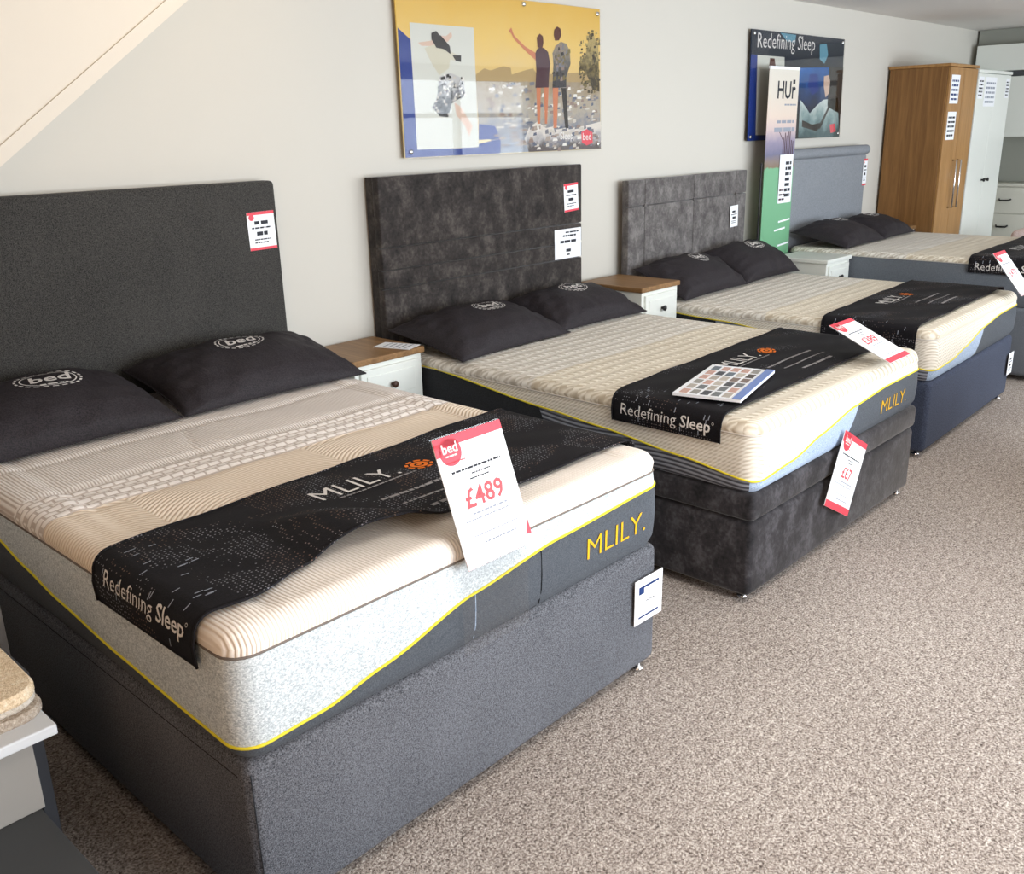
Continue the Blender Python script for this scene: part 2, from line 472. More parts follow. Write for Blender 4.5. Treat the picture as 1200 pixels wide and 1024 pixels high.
# ------------------------------------------------------------------ room shell
def room():
    t = .15
    structure(MB().box((LEFT_X, FRONT_Y, -.1), (END_X+t, 0, 0)).obj('floor', 'carpet'))
    structure(MB().box((LEFT_X-t, FRONT_Y-t, CEIL), (END_X+t, t, CEIL+.1)).obj('ceiling', 'ceiling_paint'))
    structure(MB().box((LEFT_X-t, 0, 0), (END_X+t, t, CEIL)).obj('wall_back', 'wall_paint'))
    structure(MB().box((END_X, FRONT_Y-t, 0), (END_X+t, 0, CEIL)).obj('wall_right', 'wall_paint'))
    # front wall with three shop windows
    b = MB(); y0, y1 = FRONT_Y-t, FRONT_Y
    b.box((LEFT_X-t, y0, 0), (END_X, y1, .32)); b.box((LEFT_X-t, y0, 2.2), (END_X, y1, CEIL))
    xs = [LEFT_X-t]
    for a, c in WIN: xs += [a, c]
    xs.append(END_X)
    for i in range(0, len(xs), 2): b.box((xs[i], y0, .32), (xs[i+1], y1, 2.2))
    structure(b.obj('wall_front', 'wall_paint'))
    for i, (a, c) in enumerate(WIN):
        f = MB(); fw = .05
        f.box((a, y0+.03, .32), (a+fw, y1-.03, 2.2)); f.box((c-fw, y0+.03, .32), (c, y1-.03, 2.2))
        f.box((a+fw, y0+.03, .32), (c-fw, y1-.03, .32+fw)); f.box((a+fw, y0+.03, 2.2-fw), (c-fw, y1-.03, 2.2))
        m = (a+c)/2
        f.box((m-.03, y0+.03, .32+fw), (m+.03, y1-.03, 2.2-fw))
        f.box((a+fw, y0+.04, 1.72), (m-.03, y1-.04, 1.77)); f.box((m+.03, y0+.04, 1.72), (c-fw, y1-.04, 1.77))
        o = structure(f.obj('window_%d' % (i+1), 'gloss_white'))
        for (p, q) in ((a+fw, m-.03), (m+.03, c-fw)):
            for (r, s_) in ((.32+fw, 1.72), (1.77, 2.2-fw)):
                MB().box((p, y0+.07, r), (q, y0+.076, s_)).obj('pane', 'acrylic', o)
    # left wall with a glazed door
    b = MB(); x0, x1 = LEFT_X-t, LEFT_X
    b.box((x0, FRONT_Y, 0), (x1, -4.7, CEIL)); b.box((x0, -3.1, 0), (x1, 0, CEIL)); b.box((x0, -4.7, 2.15), (x1, -3.1, CEIL)); b.box((x0, -4.7, 0), (x1, -3.1, .02))
    structure(b.obj('wall_left', 'brown_panel'))
    f = MB(); f.box((x0+.05, -4.7, .02), (x1-.05, -4.6, 2.15)); f.box((x0+.05, -3.2, .02), (x1-.05, -3.1, 2.15))
    f.box((x0+.05, -4.6, .02), (x1-.05, -3.2, .2)); f.box((x0+.05, -4.6, 2.05), (x1-.05, -3.2, 2.15))
    o = structure(f.obj('door_1', 'gloss_white'))
    MB().box((x0+.07, -4.6, .2), (x0+.078, -3.2, 2.05)).obj('pane', 'acrylic', o)
    MB().tube([(x1-.03, -3.26, .95), (x1+.0, -3.26, .95), (x1+.0, -3.26, 1.2), (x1-.03, -3.26, 1.2)], .01).obj('door_handle', 'chrome', o)
    structure(MB().box((LEFT_X, -.014, 0), (END_X, 0, .1), .004).obj('baseboard_back', 'gloss_white'))
    structure(MB().box((END_X-.014, FRONT_Y, 0), (END_X, -.75, .1), .004).obj('baseboard_right', 'gloss_white'))
    # bulkhead of the staircase above the first bed: vertical face, slanted lower edge
    sl = .741; z_at = lambda x: 1.476+sl*(x-.32)
    xa = .2; xb = .32+(CEIL-.002-1.476)/sl
    poly = [(-1.6, z_at(xa)), (xa, z_at(xa)), (xb, CEIL-.002), (-1.6, CEIL-.002)]
    bk = structure(MB().prism_xz(poly, -.3, -.002).obj('wall_stair_bulkhead', 'bulkhead_paint'))
    e = .05
    trim = [(xa-.02, z_at(xa-.02)+.0), (xb, z_at(xb)), (xb-.001, z_at(xb)), (xb-e*1.35, z_at(xb)), (xa-.02, z_at(xa-.02)+e)]
    trim = [(xa-.02, z_at(xa-.02)), (xb-.004, z_at(xb-.004)), (xb-.004-e/sl, z_at(xb-.004)), (xa-.02, z_at(xa-.02)+e)]
    structure(MB().prism_xz(trim, -.306, -.3).obj('trim_1', 'bulkhead_paint'))
    # bulkhead and grey strip imitating the shade of the gap over the wall unit at the right end
    structure(MB().box((9.02, -2.2, 1.952), (END_X-.002, -.06, 2.178), .004).obj('trim_2', 'gloss_white'))
    structure(MB().box((9.12, -2.2, 1.905), (END_X-.002, -.06, 1.95)).obj('gap_shade', 'gap_shade_grey'))
    structure(MB().box((9.16, -2.2, 2.18), (END_X-.002, -.02, CEIL-.002)).obj('trim_4', 'niche_grey'))
room()

# ------------------------------------------------------------------ mattress
def outline(W, ya, yb, rc, d, s):
    """rounded rectangle x 0..W, y ya (head) .. yb (foot), inset d; s in metres of the un-rounded perimeter, from
    head-left down the left side, along the foot, up the right side"""
    L = ya-yb; r = max(rc-d, .004); S_ = 2*(W+L); s %= S_
    x0, x1, y1, y0 = d, W-d, ya-d, yb+d
    def corner(cx, cy, a): return (cx+r*math.cos(a), cy+r*math.sin(a), math.cos(a), math.sin(a))
    def side(t, length, P, Q, nrm, c0, a0, c1, a1):
        # t along the side; corner zones of length rc at both ends
        if t < rc:
            a = a0+(t/rc)*PI/4; return corner(*c0, a)
        if t > length-rc:
            a = a1-((length-t)/rc)*PI/4; return corner(*c1, a)
        k = (t-rc)/(length-2*rc)
        p = (c0[0]+nrm[0]*r, c0[1]+nrm[1]*r); q = (c1[0]+nrm[0]*r, c1[1]+nrm[1]*r)
        return (p[0]+(q[0]-p[0])*k, p[1]+(q[1]-p[1])*k, nrm[0], nrm[1])
    TL, BL, BR, TR = (x0+r, y1-r), (x0+r, y0+r), (x1-r, y0+r), (x1-r, y1-r)
    if s < L: return side(s, L, 0, 0, (-1, 0), TL, PI*.75, BL, PI*1.25)
    s -= L
    if s < W: return side(s, W, 0, 0, (0, -1), BL, PI*1.25, BR, PI*1.75)
    s -= W
    if s < L: return side(s, L, 0, 0, (1, 0), BR, -PI*.25, TR, PI*.25)
    s -= L
    return side(s, W, 0, 0, (0, 1), TR, PI*.25, TL, PI*.75)

class Mattress:
    def __init__(m, W, ya, yb, z0, z1, zs, rc=.06, bulge=.010):
        m.W, m.ya, m.yb, m.z0, m.z1, m.zs, m.rc, m.bulge = W, ya, yb, z0, z1, zs, rc, bulge
        m.L = ya-yb; m.S = 2*(W+m.L)
    def P(m, s, z, out=0.0):
        x, y, nx, ny = outline(m.W, m.ya, m.yb, m.rc, 0, s)
        t = max(0, min(1, (z-m.z0)/(m.zs-m.z0)))
        b = m.bulge*math.sin(PI*t)*.9 - .012*(max(0, .12-t)/.12)**2 + out
        return (x+nx*b, y+ny*b, z)
    def panel(m, s0, s1, zlo, zhi, k0=0.0, k1=0.0, nv=6, ds=.02, out=0.0):
        """side panel between perimeter s0..s1; k0/k1 slant the ends (metres of s per metre of z)"""
        n = max(2, int((s1-s0)/ds)); V = []; F = []
        for i in range(n+1):
            for j in range(nv+1):
                u = i/n; s = s0+(s1-s0)*u
                lo, hi = zlo(s), zhi(s)
                z = lo+(hi-lo)*j/nv
                ss = s+(k0*(1-u)+k1*u)*(z-m.z0)
                lo, hi = zlo(ss), zhi(ss); z = lo+(hi-lo)*j/nv
                V.append(m.P(ss, z, out))
        for i in range(n):
            for j in range(nv):
                a = i*(nv+1)+j; F.append((a, a+nv+1, a+nv+2, a+1))
        return V, F
    def piping(m, zf, s0, s1, r, ds=.015, out=.001):
        n = int((s1-s0)/ds)
        return MB().tube([m.P(s0+(s1-s0)*i/n, zf(s0+(s1-s0)*i/n), out) for i in range(n+1)], r, 6)
    def top(m, relief, nx=68, ny=96):
        """rounded top panel down to the seam zs"""
        W, ya, yb = m.W, m.ya, m.yb; d_in = .035
        V = []; F = []; idx = {}
        r = m.rc-d_in
        for j in range(ny+1):
            for i in range(nx+1):
                x = d_in+(W-2*d_in)*i/nx; y = ya-d_in+(yb-ya+2*d_in)*j/ny
                cx = min(max(x, d_in+r), W-d_in-r); cy = min(max(y, yb+d_in+r), ya-d_in-r)
                dx, dy = x-cx, y-cy; dd = math.hypot(dx, dy)
                if dx and dy and dd > r: x, y = cx+dx/dd*r, cy+dy/dd*r
                e = min(x-d_in, W-d_in-x, y-yb-d_in, ya-d_in-y); fade = min(1, max(0, e)/.04)
                idx[i, j] = len(V); V.append((x, y, m.z1+relief(x, y)*fade))
        for j in range(ny):
            for i in range(nx): F.append((idx[i, j], idx[i, j+1], idx[i+1, j+1], idx[i+1, j]))
        loop = [(0, j) for j in range(ny)] + [(i, ny) for i in range(nx)] + [(nx, j) for j in range(ny, 0, -1)] + [(i, 0) for i in range(nx, 0, -1)]
        prev = [idx[k] for k in loop]
        for (d, dz) in ((.022, .003), (.010, .010), (.002, .020), (-.004, .034), (-.009, None)):
            cur = []
            z = m.zs if dz is None else max(m.z1-dz, m.zs+.002)
            if dz is None: d = 0
            for k in prev_base(loop, V, idx):
                x, y = k
                cx = min(max(x, d_in+r), W-d_in-r); cy = min(max(y, yb+d_in+r), ya-d_in-r)
                dx, dy = x-cx, y-cy; dd = math.hypot(dx, dy) or 1
                rr = r+(d_in-d)
                cur.append(len(V)); V.append((cx+dx/dd*rr, cy+dy/dd*rr, z))
            n = len(loop)
            for a in range(n):
                b = (a+1) % n; F.append((prev[a], cur[a], cur[b], prev[b]))
            prev = cur
        return V, F
def prev_base(loop, V, idx): return [V[idx[k]][:2] for k in loop]

def noise2(x, y, seed=0):
    return (math.sin(x*7.1+seed)+math.sin(y*9.3+seed*1.7+x*3)+math.sin((x+y)*13.7+seed*.6))/3

# ------------------------------------------------------------------ writing on fabric: "MLILY" with thin strokes
def mlily(size, bold=-.012): return text_geo('MLILY.', size, bold, 0.0)

def foot_logo(m, parent, s0, zb, size, width):
    g = mlily(1.0, -.008); xs = [p[0] for p in g[0]]; k = width/(max(xs)-min(xs)); ky = size/.7
    mb = MB(); mapped(mb, g, lambda a, b: m.P(s0+a*k, zb+b*ky, .0025))
    o = mb.obj('logo', 'gold_thread', parent); o['label'] = 'gold embroidered MLILY lettering'
    return o

# ------------------------------------------------------------------ pillow
def pillow_surface(a, b, T, seed):
    def fn(u, v, top=True):
        # u, v in -1..1
        # pinched corners: edges bow inwards a little
        ex = 1-.07*(1-abs(v)**3)*0-.05*(1-v*v)*abs(u)**4; ey = 1-.06*(1-u*u)*abs(v)**4
        x = u*a*ex; y = v*b*ey
        t = ((1-abs(u)**2.6)*(1-abs(v)**2.4)); t = max(0, t)**.55
        e2 = max(abs(u), abs(v))**2
        wr = .004*math.sin(7*u*(1+.3*v)+seed)*math.sin(4*v+seed*2)+e2*(.0085*math.sin(15*u-6*v+seed*3)*(.5+.5*math.sin(3*u+seed))+.006*math.sin(26*u+8*v+seed)*(.5+.5*math.sin(4*u+2*seed))+.004*math.sin(19*v+seed))
        edge = min(1, (1-max(abs(u), abs(v)))*6)
        if top: z = T*.78*t+wr*edge
        else: z = -T*.04*t
        return (x, y, z)
    return fn
def pillow(label, loc, rot, a=.36, b=.25, T=.17, seed=1.0, group=None, logo=(0, .22, .085, 0.0), nu=48, nv=34):
    """thing > casing, piping, logo"""
    o = thing('pillow', label, 'pillow', loc, 0, group); o.rotation_euler = rot
    fn = pillow_surface(a, b, T, seed); V = []; F = []
    for top in (True, False):
        base = len(V)
        for j in range(nv+1):
            for i in range(nu+1):
                u = -1+2*i/nu; v = -1+2*j/nv
                u = math.copysign(1-(1-abs(u))**1.35, u); v = math.copysign(1-(1-abs(v))**1.35, v)
                V.append(fn(u, v, top))
        for j in range(nv):
            for i in range(nu):
                q = base+j*(nu+1)+i
                f = (q, q+1, q+nu+2, q+nu+1); F.append(f if top else f[::-1])
    make('casing', V, F, 'pillow_satin', o, True)
    pts = []
    for k in range(40): pts.append((-1+2*k/40, -1))
    for k in range(28): pts.append((1, -1+2*k/28))
    for k in range(40): pts.append((1-2*k/40, 1))
    for k in range(28): pts.append((-1, 1-2*k/28))
    MB().tube([fn(*p) for p in pts], .003, 6, True).obj('seam', 'pillow_satin', o, True)
    cx, cy, R, rz = logo
    mb = MB(); c, s_ = math.cos(rz), math.sin(rz)
    def pt(x, y):
        X = cx+(x*c-y*s_); Y = cy+(x*s_+y*c)
        p = fn(X/a, Y/b); return (p[0], p[1], p[2]+.0022)
    sq = .72
    mapped(mb, ring_dashes(R*.93, R, 22, .62, 4, sq), pt)
    mapped(mb, ring_dashes(R*.80, R*.84, 1, 1, 40, sq), pt)
    g = text_geo('bed', R*.86, .02, .25, 'CENTER'); mapped(mb, ([(x, y-R*.22) for x, y in g[0]], g[1]), pt)
    g = dashes([(-R*.42, R*.42, -R*.52, R*.09)], int(seed*10)); mapped(mb, g, pt)
    lg = mb.obj('logo', 'print_white', o); lg['label'] = 'round off white printed logo'
    return o

# ------------------------------------------------------------------ runner (throw) over the foot part of a mattress
def runner(label, m, origin, rotz, y0, y1, hemz, seed, bump=None, texts=True, skew=0.0, side_text=(.30, .028), edge=None, group=None, tx=.42, ty=.5, drape_r=None):
    o = thing('bed_runner', label, 'runner', origin, rotz, group)
    W, z1 = m.W, m.z1; g = .013
    r = .042; zt = z1+g
    prof = [(-.018, hemz), (-.020, (hemz+z1)/2)]
    for k in range(7):
        q = PI-k*PI/12; prof.append((r-.016+ (r)*math.cos(q), zt-r+r*math.sin(q)))
    n = 64
    xl, xr = r-.016, W-(r-.016)
    for k in range(1, n): prof.append((xl+(xr-xl)*k/n, zt))
    for k in range(7):
        q = PI/2-k*PI/12; prof.append((W-(r-.016)+r*math.cos(q), zt-r+r*math.sin(q)))
    prof += [(W+.020, (hemz+z1)/2), (W+.018, hemz)]
    sl = [0]
    for a, b in zip(prof, prof[1:]): sl.append(sl[-1]+math.dist(a, b))
    def at(s, v):
        """s metres from the left hem, v 0 (head edge) .. 1 (foot edge)"""
        s = max(0, min(sl[-1]-1e-6, s))
        i = 0
        lo, hi = 0, len(sl)-1
        while hi-lo > 1:
            mid = (lo+hi)//2
            if sl[mid] <= s: lo = mid
            else: hi = mid
        t = (s-sl[lo])/(sl[lo+1]-sl[lo])
        x = prof[lo][0]+(prof[lo+1][0]-prof[lo][0])*t; z = prof[lo][1]+(prof[lo+1][1]-prof[lo][1])*t
        yy0 = y0+skew*(s-.1); yy1 = y1+(edge(s) if edge else 0)
        y = yy0+(yy1-yy0)*v
        up = max(0, min(1, (x+.0)/.06))*max(0, min(1, (W-x)/.06))
        dz = .004*(1+noise2(x*1.4, y*2.2, seed))*up
        if bump: dz += bump(x, y)*up
        dx = 0 if up > .0 else .0
        return (x+dx, y, z+dz)
    V = []; F = []; nv = 30; S_ = sl[-1]; N = 120
    ss = sorted(set([S_*i/N for i in range(N+1)] + sl))
    th = .003
    for s in ss:
        for j in range(nv+1): V.append(at(s, j/nv))
    for i in range(len(ss)-1):
        for j in range(nv):
            a = i*(nv+1)+j; F.append((a, a+1, a+nv+2, a+nv+1))
    cl = make('cloth', V, F, 'runner_cloth', o, True, off=(0, 0, 0))
    sol = cl.modifiers.new('thickness', 'SOLIDIFY'); sol.thickness = th; sol.offset = -1
    # hems
    hm = MB(); hm.tube([at(s, 0) for s in ss[::2]]+[at(ss[-1], 0)], .003, 6); hm.tube([at(s, 1) for s in ss[::2]]+[at(ss[-1], 1)], .003, 6)
    hm.obj('hem', 'runner_cloth', o, True)
    def put(mb, geo, fn, lift=.0022):
        v, f = geo; out = []
        for a, b in v:
            s, vv = fn(a, b); p = Vector(at(s, vv)); e = .004
            n_ = (Vector(at(s+e, vv))-p).cross(Vector(at(s, vv+.01))-p); 
            n_ = -n_.normalized() if n_.length else Vector((0, 0, 1))
            if n_.z < -.05 or (abs(n_.z) < .3 and n_.x > 0 and s < S_/2): n_ = -n_
            q = p+n_*lift; out.append((q.x, q.y, q.z))
        mb.add(out, f)
    D = abs(y1-y0)
    if side_text:
        # "Redefining Sleep" along the left drape: reads from the head edge to the foot edge
        sz = side_text[1]/.5; sb = side_text[0]
        mb = MB(); g1 = text_geo('Redefining ', sz, -.006); g2 = text_geo('Sleep', sz, .012)
        w1 = max(p[0] for p in g1[0])+sz*.28; w2 = max(p[0] for p in g2[0]); tot = w1+w2; v0 = .5-tot/D/2+side_text[2] if len(side_text) > 2 else .5-tot/D/2
        put(mb, sliced(g1, 9), lambda a, b: (sb+b, v0+a/D)); put(mb, sliced(g2, 9), lambda a, b: (sb+b, v0+(a+w1)/D))
        put(mb, ring_dashes(sz*.06, sz*.08, 1, 1, 10), lambda a, b: (sb+b+sz*.55, v0+(a+tot+sz*.12)/D))
        t_ = mb.obj('slogan', 'print_white', o); t_['label'] = 'white printed words Redefining Sleep'
    if texts:
        # main print: MLILY, orange emblem, smaller lines; reads from the foot of the bed
        mb = MB(); gx = mlily(1.0, -.004); k = .26/max(p[0] for p in gx[0]); s0 = tx
        fx = lambda a, b, yb: (s0+a, max(0.01, min(.99, yb-b/D)))
        put(mb, gx, lambda a, b: fx(a*k, b*k*1.05, ty-.12))
        t_ = mb.obj('wordmark', 'print_white', o); t_['label'] = 'white printed MLILY wordmark'; mb = MB()
        put(mb, dashes([(.04, .29, -.014, .006)], seed+3), lambda a, b: fx(a, b, ty-.11))
        put(mb, dashes([(.10, .46, 0, .010)], seed+4), lambda a, b: fx(a, b, ty+.12))
        put(mb, dashes([(.12, .46, 0, .007), (.16, .40, -.055, .012)], seed+5), lambda a, b: fx(a, b, ty+.24))
        t_ = mb.obj('small_print', 'print_soft', o); t_['kind'] = 'stuff'
        mb = MB()
        put(mb, ring_dashes(.012, .022, 1, 1, 24), lambda a, b: (s0+.335+a*1.2, ty-.16-b/D))
        put(mb, ring_dashes(.026, .034, 8, .7, 3), lambda a, b: (s0+.335+a*1.2, ty-.16-b/D))
        put(mb, disc(.007, 12), lambda a, b: (s0+.335+a*1.2, ty-.16-b/D))
        t_ = mb.obj('emblem', 'print_orange', o); t_['label'] = 'orange printed emblem'
        # pale horizontal dashes woven in towards both ends of the cloth
        mb = MB(); rows = []
        rnd = random.Random(seed)
        for q in range(26): rows.append((rnd.uniform(0, .9), rnd.uniform(.08, .92)))
        for (a0, b0) in rows:
            s = .012+a0*.22
            put(mb, quad(0, 0, .003, .012), lambda a, b: (s+b*1.4, b0+a/D))
        mb.obj('fleck', 'ink_grey', o)['kind'] = 'stuff'
    return o

# ------------------------------------------------------------------ headboards and bases
def base_parts(parent, W, y_head, y_foot, h, mat, seam=None, glide='chrome'):
    z0 = .03
    if seam:
        MB().box((0, y_foot, z0), (W, y_head, seam-.001), .022, 3).obj('base', mat, parent, True)
        MB().box((-.004, y_foot-.004, seam+.001), (W+.004, y_head, h), .022, 3).obj('lid', mat, parent, True)
    else:
        MB().box((0, y_foot, z0), (W, y_head, h), .028, 4).obj('base', mat, parent, True)
    for (x, y) in ((.05, y_foot+.05), (W-.05, y_foot+.03), (.07, y_head-.12), (W-.07, y_head-.12)):
        MB().lathe([(.016, 0), (.018, .004), (.018, .012), (.008, .014), (.008, .034)], (x, y, 0), 12).obj('glide', glide, parent, True)

def make_bed(name, label, x, W, yh, yf, h, bmat, rot=0, seam=None):
    """the divan: Empty at the head end left corner on the floor"""
    o = thing(name, label, 'bed', (x, 0, 0), rot, None)
    base_parts(o, W, yh-.004, yf, h, bmat, seam)
    return o

FOOT_TEXT = True
# ======================================================== BED 1 (nearest)
B1x, B1W, B1f, B1h, B1t = 0.0, 1.35, -1.885, .4066, .684
b1 = make_bed('divan_bed', 'nearest divan bed with plain charcoal woven headboard and slate grey base', B1x, B1W, -.085, B1f, B1h, 'slate_weave')
hb = MB().box((.0, -.085, .04), (1.368, -.012, 1.381), .016, 3).obj('headboard', 'charcoal_weave', b1, True)
MB().box((.25, -.012, .1), (.32, -.002, .9)).obj('strut', 'black_plastic', hb, off=(0, 0, 0))
MB().box((1.03, -.012, .1), (1.10, -.002, .9)).obj('strut', 'black_plastic', hb, off=(0, 0, 0))
# stitched seam at the corner and along the top of the base
MB().tube([(.001, -1.85, .372), (.001, -1.0, .372), (.001, -.1, .372)], .0018, 6).obj('seam', 'dark_seam', b1, True)
MB().tube([(.012, B1f+.003, .05), (.010, B1f+.003, .385)], .0012, 6).obj('seam', 'border_black', b1, True)

def mattress_thing(label, bx, rot, m):
    o = thing('mattress', label, 'mattress', (bx, 0, 0), rot)
    c, s = math.cos(rot), math.sin(rot)
    o.location = (bx-s*0, 0, m.z0); OFF[o.name] = (0, 0, m.z0)
    return o

m1 = Mattress(B1W, -.105, B1f, B1h+.002, B1t, .630, rc=.055)
M1 = mattress_thing('nearest mattress, cream quilted top, yellow piping, MLILY lettering at its foot', B1x, 0, m1)
L1 = m1.L
wl = [(0, .57), (.64, .555), (.80, .527), (1.0, .497), (1.3, .466), (1.6, .447), (1.76, .440), (L1, .440), (L1+.18, .447), (L1+.337, .478), (L1+.592, .539), (L1+.889, .572), (L1+1.35, .590), (L1+1.6, .58), (2*L1+1.35, .57), (2*L1+2.7, .57)]
wave1 = lambda s: interp(wl, s % m1.S)
zc = lambda v: (lambda s: v)
def quilt1(x, y):
    h = 0
    for y_ in (-.62, -.875, -1.065, -1.33): h -= .008*math.exp(-((y-y_+.006*math.sin(x*9))/.012)**2)
    h -= .004*math.exp(-((x-.60-.4*(y+.62))/.008)**2)*(1 if -.87 < y < -.6 else 0)
    if -1.33 < y < -1.06: h += .005*math.sin((x+.06)*PI/.26)*math.sin((y+1.06)*PI/.27)
    h += .004*noise2(x*1.3, y*1.5, 2)
    ed = min(x, 1.35-x); h += .005*math.exp(-((ed-.085)/.02)**2)-.004*math.exp(-((ed-.125)/.012)**2)
    if -1.065 < y < -.875: h += .003*math.sin((y+.875)*2*PI/.0633)
    return h
V, F = m1.top(quilt1, 90, 130); make('top_panel', V, F, 'knit_top', M1, True)
V, F = m1.panel(0, m1.S, wave1, zc(.630)); make('upper_border', V, F, 'border_marl', M1, True)
V, F = m1.panel(0, m1.S, zc(m1.z0), wave1); make('lower_border', V, F, 'border_dark', M1, True)
m1.piping(wave1, 0, m1.S, .0034).obj('yellow_piping', 'yellow_piping', M1, True)
m1.piping(zc(.630), 0, m1.S, .0026).obj('seam_piping', 'seam_taupe', M1, True)
MB().box((.05, B1f+.06, m1.z0+.0), (B1W-.05, -.12, m1.z0+.01)).obj('underside', 'border_dark', M1)
for q in (.606, .835):
    MB().tube([m1.P(L1+q, z, .0005) for z in (m1.z0+.01, m1.z0+.05, m1.z0+.09, wave1(L1+q)-.004)], .0016, 5).obj('panel_seam', 'border_blue' if q < .7 else 'dark_seam', M1)
foot_logo(m1, M1, L1+1.005, .474, .060, .255)

# ======================================================== BED 2
B2x, B2W, B2f, B2h, B2t = 1.852, 1.362, -1.908, .398, .640
b2 = make_bed('divan_bed', 'second divan bed in dark brown crushed velvet with horizontal lines on headboard', B2x, B2W, -.095, B2f, B2h, 'velvet_base', 0, .300)
def panels_hb(parent, x0, x1, y0, y1, zs, xs, mat, r=.012):
    back = MB().box((x0+.004, y0+.022, zs[0]), (x1-.004, y1, zs[-1]-.004)).obj('headboard', mat, parent)
    for a, b in zip(zs, zs[1:]):
        for c, d in zip(xs, xs[1:]):
            MB().box((c+.002, y0, a+.002), (d-.002, y0+.04, b-.002), r, 3).obj('upholstered_panel', mat, back, True, off=(0, 0, 0))
    return back
panels_hb(b2, .006, 1.365, -.095, -.012, [.05, .895, .975, 1.072, 1.370], [.006, 1.365], 'velvet_brown', .007)
m2 = Mattress(B2W, -.115, B2f, B2h+.002, B2t, .594, rc=.055)
M2 = mattress_thing('second mattress, cream ribbed top, blue grey foot panel, on the dark velvet base', B2x, 0, m2)
L2 = m2.L
wl2 = [(0, .60), (.28, .595), (.92, .536), (1.17, .516), (1.53, .478), (1.76, .447), (L2, .440), (L2+.25, .457), (L2+.434, .496), (L2+.70, .538), (L2+1.01, .556), (L2+1.33, .558), (2*L2+1.3, .57), (2*L2+2.72, .59)]
def lower_splits(m, M, wave, side_s, side_k, foot_s, foot_k, side_mat='border_striped'):
    L = m.L
    a = make('side_border', *m.panel(0, side_s, zc(m.z0), wave, 0, side_k), 'border_black', M, True)
    make('side_border', *m.panel(side_s, L-.012, zc(m.z0), wave, side_k, 0), side_mat, M, True)
    make('foot_border', *m.panel(L-.012, L+foot_s, zc(m.z0), wave, 0, foot_k), 'border_blue', M, True)
    make('foot_border', *m.panel(L+foot_s, m.S, zc(m.z0), wave, foot_k, 0), 'border_dark', M, True)
def quilt2(x, y):
    return .0022*math.sin(y*2*PI/.062)*(1 if y > -1.45 else .5)+.003*noise2(x*1.2, y*1.4, 5)
def upper_fold(m, M):
    make('upper_border', *m.panel(0, m.S, WV[M.name], zc(m.zs)), 'mesh_cream', M, True)
WV = {}
def cream_mattress(m, M, wl_, side_s, side_k, foot_s, foot_k, quilt):
    wv = lambda s: interp(wl_, s % m.S); WV[M.name] = wv
    V, F = m.top(quilt, 70, 120); make('top_panel', V, F, 'knit_rows', M, True)
    upper_fold(m, M)
    lower_splits(m, M, wv, side_s, side_k, foot_s, foot_k)
    m.piping(wv, 0, m.S, .0032).obj('yellow_piping', 'yellow_piping', M, True)
    m.piping(zc(m.zs), 0, m.S, .003).obj('seam_piping', 'pale_piping', M, True)
    MB().box((.05, m.yb+.06, m.z0), (m.W-.05, m.ya-.03, m.z0+.01)).obj('underside', 'border_dark', M)
cream_mattress(m2, M2, wl2, .95, -.55, .64, .85, quilt2)
foot_logo(m2, M2, L2+.95, .452, .056, .245)

# ======================================================== BED 3
B3x, B3W, B3f, B3h, B3t = 3.625, 1.36, -1.80, .378, .622
R3 = math.radians(1.6)
b3 = make_bed('divan_bed', 'third divan bed with buttoned grey velvet headboard and navy base', B3x, B3W, -.09, B3f, B3h, 'navy_weave', R3)
bk3 = panels_hb(b3, .004, 1.354, -.09, -.045, [.05, 1.118, 1.264], [.004, .170, .700, 1.216, 1.354], 'velvet_grey', .006)
for bx_ in (.170, .700, 1.216):
    MB().lathe([(.013, 0), (.012, -.006), (.006, -.010)], (bx_, -.088, 1.118), 12, 'y').obj('button', 'velvet_grey', bk3, True, off=(0, 0, 0))
m3 = Mattress(B3W, -.112, B3f, B3h+.002, B3t, .576, rc=.055)
M3 = mattress_thing('third mattress, cream dashed knit top, light blue foot panel, on the navy base', B3x, R3, m3)
L3 = m3.L
wl3 = [(0, .58), (.6, .55), (1.1, .50), (1.5, .465), (L3, .432), (L3+.25, .440), (L3+.434, .470), (L3+.70, .520), (L3+1.01, .546), (L3+1.33, .550), (2*L3+1.3, .56), (2*L3+2.7, .57)]
def quilt3(x, y): return .002*math.sin(y*2*PI/.062)+.003*noise2(x*1.2, y*1.4, 8)
cream_mattress(m3, M3, wl3, .62, -.4, .62, .85, quilt3)

# ======================================================== BED 4 (farthest)
B4x, B4W, B4f, B4h, B4t = 5.47, 1.34, -1.90, .45, .725
b4 = make_bed('divan_bed', 'farthest divan bed with smooth grey headboard and rolled top', B4x, B4W, -.10, B4f, B4h, 'grey_valance')
h4 = MB().box((.01, -.095, .05), (1.255, -.02, 1.305), .015, 3).obj('headboard', 'grey_plain', b4, True)
rp = [(x, -.078, 1.338) for x in (.0, .02, .63, 1.245, 1.265)]
MB().tube(rp, .036, 16).obj('rolled_top', 'grey_plain', h4, True, off=(0, 0, 0))
m4 = Mattress(B4W, -.125, B4f, B4h+.002, B4t, .690, rc=.05)
M4 = mattress_thing('farthest mattress, pale dashed knit top with grey sides, beside the wardrobes', B4x, 0, m4)
V, F = m4.top(lambda x, y: .002*math.sin(y*2*PI/.062)+.003*noise2(x, y, 11), 60, 100); make('top_panel', V, F, 'knit_rows', M4, True)
make('border', *m4.panel(0, m4.S, zc(m4.z0), zc(.69)), 'grey_valance', M4, True)
m4.piping(zc(.69), 0, m4.S, .0035).obj('seam_piping', 'pale_piping', M4, True)

